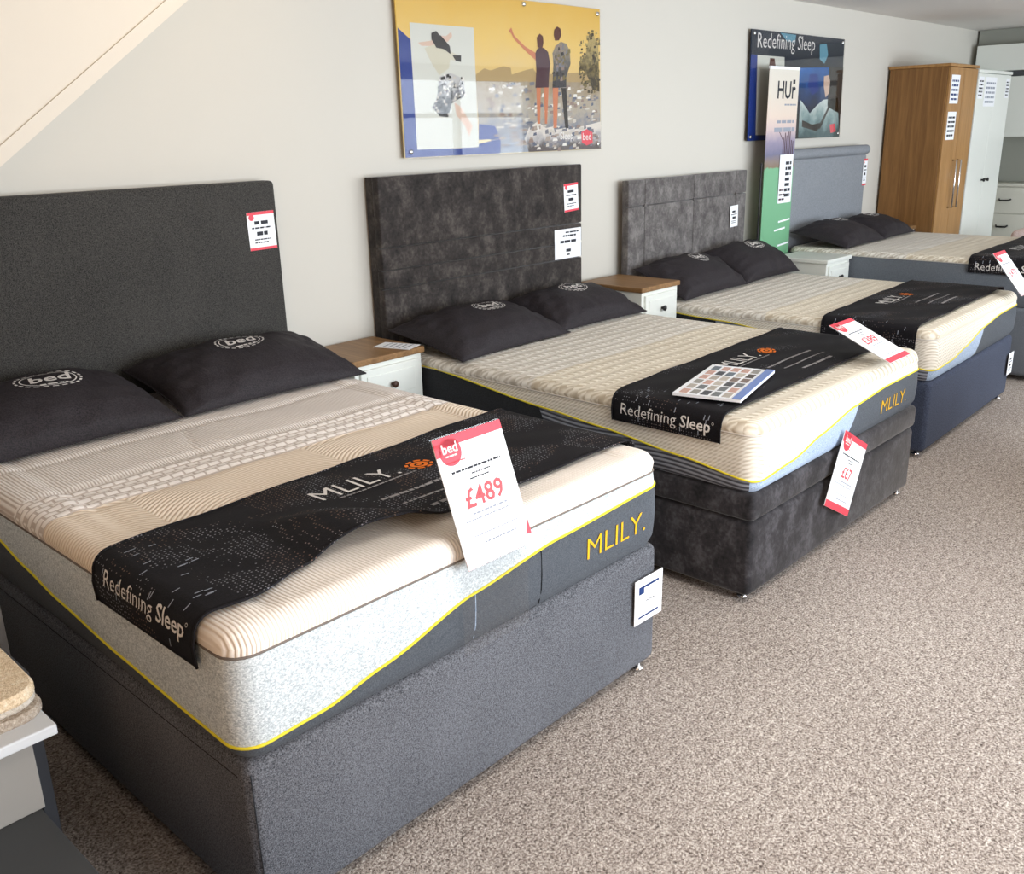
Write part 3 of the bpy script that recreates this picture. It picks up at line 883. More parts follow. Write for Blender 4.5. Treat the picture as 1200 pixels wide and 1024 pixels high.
# ======================================================== PILLOWS
PG = 'black logo pillows on the beds'
def put_pillow(label, x, y, z, tilt=.30, yaw=0.0, roll=0.0, **kw):
    # z = top of the mattress; the front edge of the tilted pillow rests on it
    return pillow(label, (x, y, z+kw['b']*math.sin(tilt)+.012), (tilt, roll, yaw), **kw)
put_pillow('black logo pillow at the left on the nearest bed', .275, -.335, B1t, .17, .02, seed=1.3, T=.145, a=.36, b=.225, logo=(.06, .025, .10, -.02))
put_pillow('black logo pillow at the right on the nearest bed, beside the nightstand', 1.015, -.335, B1t, .19, -.02, seed=2.6, T=.13, a=.36, b=.22, logo=(.0, .055, .092, 0))
put_pillow('left black pillow on the second bed, drooping past its mattress edge', 2.198, -.345, B2t, .17, .03, seed=3.1, T=.135, a=.355, b=.225, logo=(.06, .03, .09, 0))
put_pillow('right black pillow on the second bed, below two labels', 2.878, -.325, B2t, .20, -.03, seed=4.4, T=.13, a=.325, b=.20, logo=(.0, .035, .085, 0))
put_pillow('brownish black pillow, left of two on the buttoned headboard bed', 4.005, -.285, B3t, .40, .03, seed=5.2, T=.13, a=.355, b=.185, logo=(.06, .045, .08, 0))
put_pillow('black pillow, right of two on the buttoned headboard bed', 4.70, -.275, B3t, .46, .0, seed=6.9, T=.13, a=.33, b=.18, logo=(.02, .05, .08, 0))
put_pillow('dark pillow nearest the banner on the farthest bed', 5.80, -.34, B4t, .20, .02, seed=7.7, T=.13, a=.33, b=.21, logo=(.06, .06, .08, 0))
put_pillow('dark pillow nearest the oak wardrobe on the farthest bed', 6.435, -.33, B4t, .20, 0, seed=8.3, T=.12, a=.285, b=.20, logo=(.0, .06, .075, 0))

# ======================================================== RUNNERS
def fold1(x, y):
    # pushed-up fold towards the foot, left of the middle
    t = max(0, min(1, (-1.48-y)/.22)); t = t*t*(3-2*t)
    lift = .036*math.exp(-((x-.41+.25*(y+1.75))/.105)**2)*t-.006*math.exp(-((x-.27)/.03)**2)*t
    d = ((x-.40)+.9*(y+1.62)); a = ((x-.40)-.55*(y+1.62))
    h = .034*math.exp(-(d/.050)**2)*math.exp(-((y+1.72)/.20)**2)
    h += .018*math.exp(-((x-.50)/.07)**2)*math.exp(-((y+1.80)/.09)**2)
    h -= .004*math.exp(-((x-.30)/.05)**2)*math.exp(-((y+1.6)/.15)**2)
    return max(h*.45+lift, -.004)
def edge1(s):
    # s measured from the left hem
    return -.0+.030*math.exp(-((s-.42)/.13)**2)-.02*math.exp(-((s-.22)/.08)**2)
RG = 'black bed runners'
runner('black runner with a rumpled fold on the nearest mattress', m1, (B1x, 0, 0), 0, -1.36, -1.785, .592, 3, fold1, skew=.055, side_text=(.052, .026, .02), edge=edge1, tx=.58, ty=.52)
runner('black runner on the second mattress, under the swatch leaflet', m2, (B2x, 0, 0), 0, -1.345, -1.785, .556, 5, None, skew=.05, side_text=(.030, .028), tx=.62, ty=.5)
runner('black runner with long drape on the third mattress', m3, (B3x, 0, 0), R3, -1.26, -1.715, .475, 7, None, skew=.03, side_text=(.03, .028), tx=.62, ty=.45)
runner('black runner on the farthest mattress', m4, (B4x, 0, 0), 0, -1.34, -1.80, .640, 9, None, skew=.03, side_text=(.02, .03), tx=.50, ty=.5)

# ======================================================== SIGNS AND LABELS
def frame_of(origin, xdir, ydir):
    X = Vector(xdir).normalized(); Y = Vector(ydir); Y = (Y-X*Y.dot(X)).normalized(); Z = X.cross(Y)
    m = Matrix((X, Y, Z)).transposed().to_4x4(); m.translation = Vector(origin); return m
def sheet(name, parent, geo, z, mat, th=0.0):
    v, f = geo
    if th:
        x0 = min(p[0] for p in v); x1 = max(p[0] for p in v); y0 = min(p[1] for p in v); y1 = max(p[1] for p in v)
        return MB().box((x0, y0, z-th), (x1, y1, z)).obj(name, mat, parent)
    return make(name, [(a, b, z) for a, b in v], f, mat, parent)
def price_sign(name, label, mw, w, h, price, seed, foot='paper_pink', bend=None, clip=False, name_row=True):
    """A printed price card: origin at the middle of its bottom edge, x right, y up, z out"""
    o = thing(name, label, 'sign'); o.matrix_world = mw
    sheet('card', o, quad(-w/2, 0, w/2, h), 0, 'paper', .0025)
    e = .0006
    sheet('header_band', o, quad(-w/2, h*.925, w/2, h), e, 'paper_red')
    sheet('footer_band', o, quad(-w/2, 0, w/2, h*.09), e, foot)
    hd = MB(); mapped(hd, disc(w*.155, 24, (-w*.30, h*.885)), lambda a, b: (a, b, e)); hd.add([(-w/2, h*.86, e), (-w*.42, h*.86, e), (-w*.42, h*.96, e), (-w/2, h*.96, e)], [(0, 1, 2, 3)])
    hd.obj('badge', 'paper_red', o)
    g = text_geo('bed', w*.15, .015, 0, 'CENTER'); mb = MB(); mapped(mb, ([(a-w*.30, b+h*.875) for a, b in g[0]], g[1]), lambda a, b: (a, b, 2*e))
    mapped(mb, dashes([(-w*.38, -w*.22, h*.845, h*.012)], seed), lambda a, b: (a, b, 2*e)); mb.obj('badge_print', 'print_white', o)
    sheet('fine_print', o, dashes([(-w*.40, -w*.12, h*.795, h*.010)], seed+1), e, 'ink_red')
    sheet('title_print', o, dashes([(-w*.36, w*.36, h*.715, h*.016), (-w*.10, w*.18, h*.672, h*.010), (-w*.14, w*.14, h*.635, h*.010)], seed+2), e, 'ink')
    g = text_geo(price, h*.205, .018, 0, 'CENTER'); mb = MB(); mapped(mb, ([(a, b+h*.435) for a, b in g[0]], g[1]), lambda a, b: (a, b, e))
    mb.obj('price', 'ink_red', o)['label'] = 'red price figures'
    sheet('small_print', o, dashes([(-w*.22, w*.30, h*.375, h*.014), (-w*.36, w*.30, h*.335, h*.010), (-w*.30, w*.36, h*.215, h*.008), (-w*.18, w*.30, h*.145, h*.012)], seed+3), e, 'ink_grey')['kind'] = 'stuff'
    return o
# nearest bed: A4 card in a clear holder that rises from under the mattress foot and leans back
p1 = price_sign('price_sign', 'leaning white price sign reading £489 on the nearest bed', frame_of((.664, -1.928, .622), (1, 0, 0), (-.04*1, .10, .276)), .212, .297, '£489', 11)
MB().box((-.108, -.002, -.006), (.108, .300, -.003)).obj('clear_holder', 'acrylic', p1)
tg = MB().box((.556, -1.9065, .400), (.774, -1.9035, .622)); tg.v = [tuple(p1.matrix_world.inverted() @ Vector(q)) for q in tg.v]
tg.obj('holder_tongue', 'acrylic', p1)
sheet('corner_flash', p1, ([(.106, .02), (.106, .055), (.088, .022)], [(0, 1, 2)]), .0008, 'paper_red')
p2 = price_sign('price_sign', 'red and white price sign tilted back at the second mattress foot corner', frame_of((2.852, -1.955, .672), (1, 0, 0), (.0, .25, .113)), .19, .275, '£389', 13, 'paper_red')
MB().box((-.097, -.002, -.006), (.097, .277, -.003)).obj('clear_holder', 'acrylic', p2)
ca, sa = math.cos(math.radians(-28)), math.sin(math.radians(-28))
p3 = price_sign('price_sign', 'slanting red and white price card hung on the velvet base', frame_of((2.425, -1.938, .172), (ca, -.02, sa), (-sa, .01, ca)), .225, .285, '£67', 15, 'paper_red')
p4 = price_sign('price_sign', 'price sign tilted back at the third mattress foot corner', frame_of((4.84, -1.85, .640), (1, 0, 0), (-.0, .16, .20)), .19, .27, '£479', 17, 'paper_pink')
MB().box((-.097, -.002, -.006), (.097, .272, -.003)).obj('clear_holder', 'acrylic', p4)

def label_card(name, label, mw, w, h, rows, seed, bands=None, blue=False):
    o = thing(name, label, 'label'); o.matrix_world = mw
    sheet('card', o, quad(-w/2, -h/2, w/2, h/2), 0, 'paper', .002)
    e = .0007
    if bands:
        sheet('header_band', o, quad(-w/2, h*.42, w/2, h/2), e, bands); sheet('footer_band', o, quad(-w/2, -h/2, w/2, -h*.43), e, bands)
        sheet('badge', o, disc(w*.10, 14, (-w*.34, h*.36)), 1.5*e, bands)
    sheet('print', o, dashes([(a*w, b*w, c*h, d*h) for a, b, c, d in rows], seed), e, 'ink')
    if blue:
        sheet('blue_print', o, ([(-w*.36, h*.16), (-w*.18, h*.16), (-w*.18, h*.33), (-w*.36, h*.33), (-w*.18, h*.28), (w*.36, h*.28), (w*.36, h*.33), (-w*.18, h*.33), (-w*.36, -h*.38), (w*.36, -h*.38), (w*.36, -h*.34), (-w*.36, -h*.34)], [(0, 1, 2, 3), (4, 5, 6, 7), (8, 9, 10, 11)]), e, 'ink_blue')
    return o
std = [(-.25, .25, .17, .09), (-.36, .36, .06, .04), (-.2, .2, -.12, .10), (-.3, .34, -.24, .03), (-.3, .2, -.32, .03)]
label_card('price_label', 'red edged price label on the plain charcoal headboard', frame_of((1.29, -.0875, 1.20), (1, 0, .02), (-.03, 0, 1)), .118, .142, std, 21, 'paper_red')
label_card('price_label', 'narrow red edged price label on the velvet headboard corner', frame_of((3.125, -.0975, 1.207), (1, 0, .05), (-.02, 0, 1)), .112, .14, std, 22, 'paper_red')
label_card('price_label', 'square white label below the red edged one', frame_of((3.098, -.0975, .975), (1, 0, .0), (0, 0, 1)), .212, .150, [(-.1, .4, .36, .05), (-.2, .3, .24, .06), (-.3, .34, .03, .09), (-.08, .1, -.28, .10), (-.06, .06, -.40, .05)], 23)
label_card('price_label', 'white label on the buttoned grey headboard', frame_of((4.815, -.066, .98), (1, .025, .03), (0, 0, 1)), .10, .135, std, 24, None)
label_card('price_label', 'red tipped label at the smooth grey headboard edge', frame_of((6.70, -.100, 1.17), (1, 0, .0), (0, 0, 1)), .07, .20, std, 25, 'paper_red')
label_card('price_label', 'white and blue label hanging on the slate base corner', frame_of((1.290, -1.897, .257), (1, -.02, .0), (-.03, -.01, 1)), .130, .140, [(-.1, .2, -.05, .02)], 26, None, True)
label_card('price_label', 'white label hanging on the navy base corner', frame_of((4.995, -1.775, .215), (1, .05, .0), (0, 0, 1)), .10, .125, std, 27, None)

# swatch leaflet on the second bed's runner: a thin board of small rectangles
def leaflet():
    o = thing('swatch_leaflet', 'leaflet of small colour swatches lying on the second black runner', 'leaflet')
    z = .676
    A, Bp, D = Vector((1.905, -1.555, z)), Vector((2.330, -1.450, z)), Vector((1.955, -1.785, z))
    w, h = (Bp-A).length, (D-A).length
    o.matrix_world = frame_of(D, Bp-A, A-D)
    MB().box((0, 0, -.010), (w, h, 0)).obj('booklet', 'paper', o)
    MB().box((0, 0.0, .0002), (w, .030, .0022)).obj('spine', 'spine_blue', o)
    cols = [S(84, 86, 90), S(118, 122, 124), S(150, 148, 142), S(176, 168, 158), S(196, 160, 148), S(110, 120, 128), S(134, 120, 112), S(90, 84, 80), S(190, 182, 172)]
    rnd = random.Random(4)
    for i, c in enumerate(cols): plain('swatch_%d' % i, c, .7)
    nx, ny = 6, 5; ww = w-.02
    for j in range(ny):
        for i in range(nx):
            x0 = .012+ww*i/nx; y0 = .042+(h-.050)*j/ny
            MB().box((x0, y0, 0), (x0+ww/nx-.016, y0+(h-.050)/ny-.010, .0012)).obj('swatch', 'swatch_%d' % rnd.randrange(9), o)
leaflet()

# ======================================================== POSTERS
def poly_part(name, parent, pts, y, mat):
    return make(name, [(x, y, z) for x, z in pts], [tuple(range(len(pts)))], mat, parent, off=(0, 0, 0))
def print_bits(name, parent, box, y, n, size, mats, seed, inside=None):
    """scattered small facets of a printed picture"""
    rnd = random.Random(seed); groups = {m: MB() for m in mats}
    x0, x1, z0, z1 = box; k = 0
    while k < n:
        x, z = rnd.uniform(x0, x1), rnd.uniform(z0, z1)
        if inside and not inside(x, z): k += .2; continue
        a, b = rnd.uniform(.4, 1)*size[0], rnd.uniform(.4, 1)*size[1]; yy = y-rnd.uniform(0, .0002)
        groups[rnd.choice(mats)].add([(x-a, yy, z-b), (x+a, yy, z-b*rnd.uniform(.4, 1)), (x+a*rnd.uniform(.5, 1), yy, z+b), (x-a*rnd.uniform(.5, 1), yy, z+b*rnd.uniform(.5, 1))], [(0, 1, 2, 3)]); k += 1
    for m, g in groups.items():
        if g.v: make(name, g.v, g.f, m, parent, off=(0, 0, 0))['kind'] = 'stuff'
def in_poly(poly):
    def f(x, z):
        c = False; j = len(poly)-1
        for i in range(len(poly)):
            if (poly[i][1] > z) != (poly[j][1] > z) and x < (poly[j][0]-poly[i][0])*(z-poly[i][1])/(poly[j][1]-poly[i][1])+poly[i][0]: c = not c
            j = i
        return c
    return f
def poster1():
    o = thing('poster', 'acrylic poster of two hikers at golden sunset and a sleeper', 'poster')
    P = poly_part
    quad_ = [(2.077, 1.436), (3.460, 1.436), (3.446, 2.122), (2.070, 2.122)]
    MB().prism_xz(quad_, -.028, -.022).obj('backing', 'print_sky', o)
    y = -.0284; d = .0003
    P('hills', o, [(2.526, 1.741), (2.526, 1.76), (2.528, 1.787), (2.585, 1.816), (2.627, 1.808), (2.714, 1.829), (2.765, 1.823), (2.771, 1.793), (2.862, 1.814), (2.924, 1.825), (2.954, 1.797), (3.284, 1.815), (3.443, 1.813), (3.443, 1.756)], y, 'print_hill')
    P('city', o, [(2.526, 1.76), (3.447, 1.770), (3.458, 1.439), (2.676, 1.439), (2.538, 1.574)], y-d, 'print_city')
    P('rocks', o, [(2.853, 1.501), (2.885, 1.551), (2.949, 1.58), (3.013, 1.549), (3.095, 1.558), (3.213, 1.546), (3.318, 1.555), (3.455, 1.575), (3.459, 1.438), (2.882, 1.438)], y-2*d, 'print_rocks')
    for q, c in enumerate((S(196, 188, 176), S(116, 116, 124), S(164, 150, 138), S(142, 122, 112), S(92, 98, 116), S(226, 222, 214), S(112, 98, 58), S(60, 50, 30))): plain('print_bit_%d' % q, c, .6)
    bits = ['print_bit_%d' % q for q in range(6)]
    print_bits('town_print', o, (2.60, 3.43, 1.58, 1.755), y-1.4*d, 150, (.020, .010), bits, 5)
    print_bits('river_print', o, (2.60, 2.90, 1.46, 1.58), y-1.4*d, 30, (.035, .008), bits[:5], 6)
    print_bits('rock_print', o, (2.90, 3.44, 1.445, 1.56), y-2.5*d, 90, (.022, .012), bits, 7)
    print_bits('leaf_print', o, (3.24, 3.442, 1.72, 2.02), y-2.6*d, 150, (.012, .010), ['print_bit_6', 'print_bit_7', 'print_tree'], 8, lambda x, z: abs(x-3.40) < .12 and (x-3.39)**2/.016+(z-1.86)**2/.024 < 1)
    P('tree', o, [(3.354, 1.979), (3.38, 2.001), (3.433, 1.963), (3.444, 1.724), (3.389, 1.734), (3.354, 1.785), (3.327, 1.816), (3.284, 1.835), (3.276, 1.865), (3.327, 1.897)], y-2*d, 'print_tree')
    P('blue_frame', o, [(2.077, 1.961), (2.145, 1.918), (2.152, 1.47), (2.415, 1.469), (2.686, 1.505), (2.676, 1.438), (2.080, 1.438)], y-2*d, 'print_navy')
    P('blue_corner', o, [(2.538, 1.574), (2.645, 1.563), (2.686, 1.505), (2.534, 1.503)], y-2*d, 'print_navy')
    P('white_panel', o, [(2.144, 1.985), (2.525, 1.985), (2.533, 1.47), (2.150, 1.47)], y-3*d, 'print_panel')
    # the hikers, seen from behind
    P('hiker_arm', o, [(2.949, 1.893), (2.865, 1.923), (2.792, 1.967), (2.775, 2.0), (2.757, 1.984), (2.775, 1.972), (2.790, 1.952), (2.870, 1.902), (2.945, 1.860)], y-3*d, 'print_skin')
    P('hiker_body', o, [(2.955, 1.913), (2.973, 1.921), (3.005, 1.92), (3.036, 1.902), (3.051, 1.848), (3.042, 1.799), (3.036, 1.739), (2.937, 1.736), (2.947, 1.816), (2.941, 1.893)], y-4*d, 'print_plum')
    P('hiker_head', o, [(2.954, 1.965), (2.975, 1.983), (2.998, 1.972), (3.002, 1.944), (2.992, 1.919), (2.957, 1.921)], y-5*d, 'print_hair')
    P('hiker_leg', o, [(2.945, 1.738), (2.977, 1.739), (2.968, 1.569), (2.949, 1.57)], y-4*d, 'print_skin'); P('hiker_leg', o, [(3.001, 1.739), (3.036, 1.739), (3.021, 1.569), (3.005, 1.569)], y-4*d, 'print_skin')
    P('hiker_body', o, [(3.093, 1.933), (3.134, 1.954), (3.175, 1.946), (3.203, 1.913), (3.207, 1.853), (3.19, 1.822), (3.173, 1.792), (3.173, 1.741), (3.065, 1.738), (3.075, 1.849), (3.068, 1.898)], y-4*d, 'print_backpack')
    P('hiker_head', o, [(3.083, 2.005), (3.105, 2.022), (3.131, 2.013), (3.137, 1.984), (3.118, 1.959), (3.088, 1.957), (3.079, 1.981)], y-5*d, 'print_hair')
    P('hiker_leg', o, [(3.068, 1.738), (3.111, 1.739), (3.095, 1.548), (3.07, 1.548)], y-4*d, 'print_skin'); P('hiker_leg', o, [(3.134, 1.739), (3.173, 1.739), (3.188, 1.546), (3.162, 1.547)], y-4*d, 'print_dark')
    # the sleeper on the white panel
    P('sleeper_arms', o, [(2.186, 1.908), (2.261, 1.919), (2.281, 1.942), (2.351, 1.941), (2.384, 1.96), (2.39, 1.943), (2.362, 1.92), (2.31, 1.9), (2.247, 1.897), (2.204, 1.896)], y-4*d, 'print_face')
    P('sleeper_torso', o, [(2.221, 1.888), (2.272, 1.903), (2.336, 1.91), (2.373, 1.881), (2.437, 1.861), (2.416, 1.843), (2.371, 1.846), (2.362, 1.81), (2.302, 1.78), (2.261, 1.825)], y-5*d, 'print_vest')
    P('sleeper_beard', o, [(2.275, 1.915), (2.318, 1.945), (2.372, 1.902), (2.376, 1.868), (2.335, 1.888), (2.29, 1.892)], y-6*d, 'print_dark')
    P('sleeper_head', o, [(2.265, 1.95), (2.295, 1.96), (2.313, 1.943), (2.311, 1.913), (2.279, 1.907), (2.264, 1.924)], y-7*d, 'print_dark')
    P('sleeper_hand', o, [(2.385, 1.865), (2.440, 1.866), (2.437, 1.838), (2.405, 1.842)], y-6*d, 'print_dark')
    P('sleeper_trousers', o, [(2.302, 1.773), (2.367, 1.792), (2.452, 1.767), (2.455, 1.695), (2.4, 1.676), (2.373, 1.667), (2.343, 1.604), (2.291, 1.609), (2.255, 1.649), (2.283, 1.693)], y-5*d, 'print_trousers')
    print_bits('trouser_print', o, (2.25, 2.46, 1.60, 1.79), y-5.6*d, 130, (.010, .008), ['print_dark', 'print_bit_1', 'print_bit_5', 'print_bit_0', 'print_dark'], 9, in_poly([(2.302, 1.773), (2.367, 1.792), (2.452, 1.767), (2.455, 1.695), (2.4, 1.676), (2.373, 1.667), (2.343, 1.604), (2.291, 1.609), (2.255, 1.649), (2.283, 1.693)]))
    print_bits('pack_print', o, (3.07, 3.20, 1.75, 1.94), y-4.6*d, 40, (.014, .012), ['print_dark', 'print_bit_1', 'print_bit_3', 'print_bit_6'], 10, in_poly([(3.093, 1.933), (3.134, 1.954), (3.175, 1.946), (3.203, 1.913), (3.207, 1.853), (3.173, 1.792), (3.173, 1.741), (3.065, 1.738), (3.075, 1.849)]))
    P('sleeper_leg', o, [(2.386, 1.667), (2.425, 1.649), (2.496, 1.565), (2.472, 1.519), (2.448, 1.566), (2.396, 1.613)], y-5*d, 'print_face')
    P('red_badge', o, [(3.292, 1.524), (3.336, 1.539), (3.386, 1.522), (3.387, 1.468), (3.336, 1.457), (3.297, 1.473)], y-4*d, 'paper_red')
    mb = MB(); g = text_geo('bed', .05, .01, 0, 'CENTER'); mapped(mb, g, lambda a, b: (3.339+a, y-5*d, 1.485+b)); g = text_geo('Sleep', .05, .01); mapped(mb, g, lambda a, b: (3.12+a, y-5*d, 1.492+b))
    mb.obj('print', 'print_white', o)
    MB().prism_xz(quad_, -.036, -.032).obj('acrylic_cover', 'acrylic', o)
    for (x, z) in ((2.11, 1.462), (3.43, 1.462), (3.42, 2.098), (2.10, 2.098), (2.86, 2.105)):
        MB().lathe([(.011, 0), (.011, -.03), (.008, -.034)], (x, -.006, z), 12, 'y').obj('standoff', 'chrome', o, True)
poster1()
def poster2():
    o = thing('poster', 'dark blue poster reading Redefining Sleep above the grey headboard', 'poster')
    P = poly_part; y = -.0284; d = .0003
    quad_ = [(5.000, 1.440), (6.352, 1.440), (6.318, 2.112), (4.988, 2.112)]
    MB().prism_xz(quad_, -.028, -.022).obj('backing', 'print_night', o)
    P('glow', o, [(5.359, 2.108), (5.577, 2.106), (5.568, 2.058), (5.458, 2.06)], y, 'print_teal')
    P('blue_frame', o, [(4.995, 1.964), (5.076, 1.963), (5.105, 1.475), (5.312, 1.468), (5.315, 1.442), (5.002, 1.442)], y, 'print_navy')
    P('white_panel', o, [(5.076, 1.963), (5.434, 1.962), (5.495, 1.47), (5.105, 1.475)], y-d, 'print_panel')
    P('sleeper_head', o, [(5.24, 1.95), (5.30, 1.95), (5.32, 1.90), (5.28, 1.84), (5.23, 1.88)], y-2*d, 'print_hair')
    P('blue_room', o, [(5.437, 1.893), (6.313, 1.925), (6.335, 1.600), (5.673, 1.600)], y-2*d, 'print_blue_room')
    P('dark_room', o, [(6.10, 1.92), (6.330, 1.925), (6.345, 1.60), (6.12, 1.65)], y-3*d, 'print_dark')
    P('sheets', o, [(5.695, 1.696), (5.78, 1.65), (5.85, 1.607), (5.95, 1.66), (6.045, 1.698), (6.279, 1.715), (6.345, 1.442), (5.699, 1.444)], y-3*d, 'print_sheets')
    P('shade', o, [(5.739, 1.563), (5.897, 1.531), (6.053, 1.545), (5.975, 1.484), (5.745, 1.518)], y-4*d, 'print_dark')
    P('shade', o, [(5.98, 1.50), (6.10, 1.62), (6.17, 1.70), (6.15, 1.64), (6.03, 1.50)], y-4*d, 'print_dark')
    P('sleeper_face', o, [(6.029, 1.856), (6.106, 1.866), (6.131, 1.821), (6.127, 1.745), (6.078, 1.714), (6.037, 1.789)], y-5*d, 'print_face')
    P('window_glow', o, [(5.81, 1.866), (5.929, 1.869), (5.965, 1.758), (5.866, 1.727), (5.789, 1.785)], y-4*d, 'print_navy')
    P('moon_glow', o, [(5.932, 2.06), (6.034, 2.072), (6.071, 1.999), (6.022, 1.938), (5.947, 1.966)], y-d, 'print_teal')
    P('red_badge', o, [(6.176, 1.528), (6.256, 1.535), (6.285, 1.479), (6.201, 1.468)], y-5*d, 'paper_red')
    mb = MB(); g = text_geo('Redefining Sleep', 1, -.004); k = .80/max(p[0] for p in g[0]); mapped(mb, g, lambda a, b: (5.06+a*k, y-2*d, 2.008+b*k*1.05+.012*a*k))
    mb.obj('title', 'print_white', o)['label'] = 'white title Redefining Sleep'
    MB().prism_xz(quad_, -.036, -.032).obj('acrylic_cover', 'acrylic', o)
    for (x, z) in ((5.03, 1.465), (6.315, 1.465), (6.285, 2.088), (5.02, 2.088), (5.65, 2.09)):
        MB().lathe([(.011, 0), (.011, -.03), (.008, -.034)], (x, -.006, z), 12, 'y').obj('standoff', 'chrome', o, True)
poster2()

# ======================================================== BANNER
def banner():
    o = thing('pull_up_banner', 'narrow pull up banner with green lower half beside the buttoned bed', 'banner', (5.255, -.13, 0))
    OFF[o.name] = (0, 0, 0)
    x0, x1 = -.20, .20
    MB().box((x0, -.003, .09), (x1, .0, 1.885)).obj('banner_sheet', 'banner_print', o)
    MB().box((x0-.01, -.05, 0), (x1+.01, .05, .09), .012).obj('cassette', 'chrome', o)
    MB().tube([(x0-.008, .015, .09), (x0-.008, .015, 1.30)], .006).obj('pole', 'black_plastic', o)
    MB().box((x0, -.006, 1.875), (x1, .003, 1.892)).obj('top_rail', 'paper', o)
    mb = MB(); g = text_geo('HUr', .15, .02); mapped(mb, g, lambda a, b: (-.09+a*.9, -.0036, 1.70+b)); mb.add([(.12, -.0036, 1.79), (.15, -.0036, 1.79), (.15, -.0036, 1.815), (.12, -.0036, 1.815)], [(0, 1, 2, 3)])
    mb.obj('title', 'ink', o)['label'] = 'black title letters'
    mb = MB(); mapped(mb, dashes([(-.07, .17, 1.545, .018), (-.10, .18, 1.49, .028), (.02, .18, 1.655, .010)], 5), lambda a, b: (a, -.0036, b)); mb.obj('fine_print', 'ink_grey', o)['kind'] = 'stuff'
    mb = MB(); rnd = random.Random(3)
    for k in range(7):
        x = .03+.022*k; zt = 1.50+rnd.uniform(-.07, .03); mb.add([(x, -.0034, 1.27), (x+.011, -.0034, 1.27), (x+.011, -.0034, zt), (x, -.0034, zt)], [(0, 1, 2, 3)])
    mb.add([(-.05, -.0034, 1.51), (-.04, -.0034, 1.51), (.03, -.0034, 1.44), (.02, -.0034, 1.44)], [(0, 1, 2, 3)])
    mb.obj('dark_stems', 'print_plum', o)
    mb = MB()
    for (a, b, z) in ((.03, .19, .90), (-.02, .13, .845), (.04, .19, .74)): mb.add([(a, -.0034, z), (b, -.0034, z+.01), (b, -.0034, z+.022), (a, -.0034, z+.012)], [(0, 1, 2, 3)])
    mb.obj('print', 'paper', o)
    s = thing('info_sheet', 'white information sheet clipped on the banner', 'sheet', (5.26, -.137, 0))
    MB().box((-.01, -.002, 1.03), (.172, 0, 1.345)).obj('card', 'paper', s)
    mb = MB(); mapped(mb, dashes([(.07, .15, 1.28-.035*k, .020) for k in range(7)], 9), lambda a, b: (a, -.0028, b)); mb.obj('print', 'ink', s)
    mb = MB(); mapped(mb, dashes([(0, .08, 1.05+.03*k, .012) for k in range(3)], 10), lambda a, b: (a, -.0028, b)); mb.obj('print', 'print_plum', s)
banner()

# ======================================================== NIGHTSTANDS
def nightstand(label, x0, x1, yf, top, top_mat, body_mat, knob_mat, group=None, b=-.02):
    o = thing('nightstand', label, 'nightstand', (x0, 0, 0), 0, group)
    w = x1-x0; ov = .012; y1 = yf+ov
    MB().box((ov, y1, .03), (w-ov, b, top-.026), .004).obj('body', body_mat, o)
    MB().box((0, yf, top-.026), (w, b, top), .005).obj('top', top_mat, o)
    MB().box((ov+.02, y1+.02, 0), (w-ov-.02, b, .03)).obj('plinth', body_mat, o)
    z = top-.045; hs = [.15, .17, .17]
    for h in hs:
        d = MB().box((ov+.022, y1-.012, z-h), (w-ov-.022, y1+.004, z), .003).obj('drawer', body_mat, o)
        MB().box((ov+.05, y1-.016, z-h+.028), (w-ov-.05, y1-.011, z-.028), .003).obj('drawer_panel', body_mat, d, off=(0, 0, 0))
        MB().lathe([(.007, 0), (.006, -.008), (.014, -.015), (.015, -.022), (.008, -.027)], (w/2, y1-.016, z-h*.52), 14, 'y').obj('knob', knob_mat, d, True, off=(0, 0, 0))
        z -= h+.012
        if z-.17 < .04: break
    return o
nightstand('white nightstand with oak top and brown knob beside the nearest bed', 1.462, 1.838, -.363, .690, 'oak_top', 'gloss_white', 'dark_knob')
nightstand('white nightstand with oak top beside the buttoned headboard bed', 3.235, 3.585, -.475, .755, 'oak_top', 'gloss_white', 'black_plastic', b=-.06)
nightstand('all white nightstand in front of the banner', 5.09, 5.45, -.60, .700, 'gloss_white', 'gloss_white', 'black_plastic', b=-.215)
nightstand('oak topped nightstand beside the oak wardrobe', 6.83, 7.18, -.363, .735, 'oak_top', 'cream_unit', 'dark_knob')
s = thing('paper_card', 'small white card lying on the oak topped nightstand by the nearest bed', 'card', (1.765, -.27, .6907), .35)
MB().box((-.05, -.085, 0), (.05, .085, .0015)).obj('card', 'paper', s)
make('print', *(lambda g: ([(a, b, .0019) for a, b in g[0]], g[1]))(dashes([(-.04, .04, -.06+.025*k, .008) for k in range(5)], 31)), 'ink_grey', s)

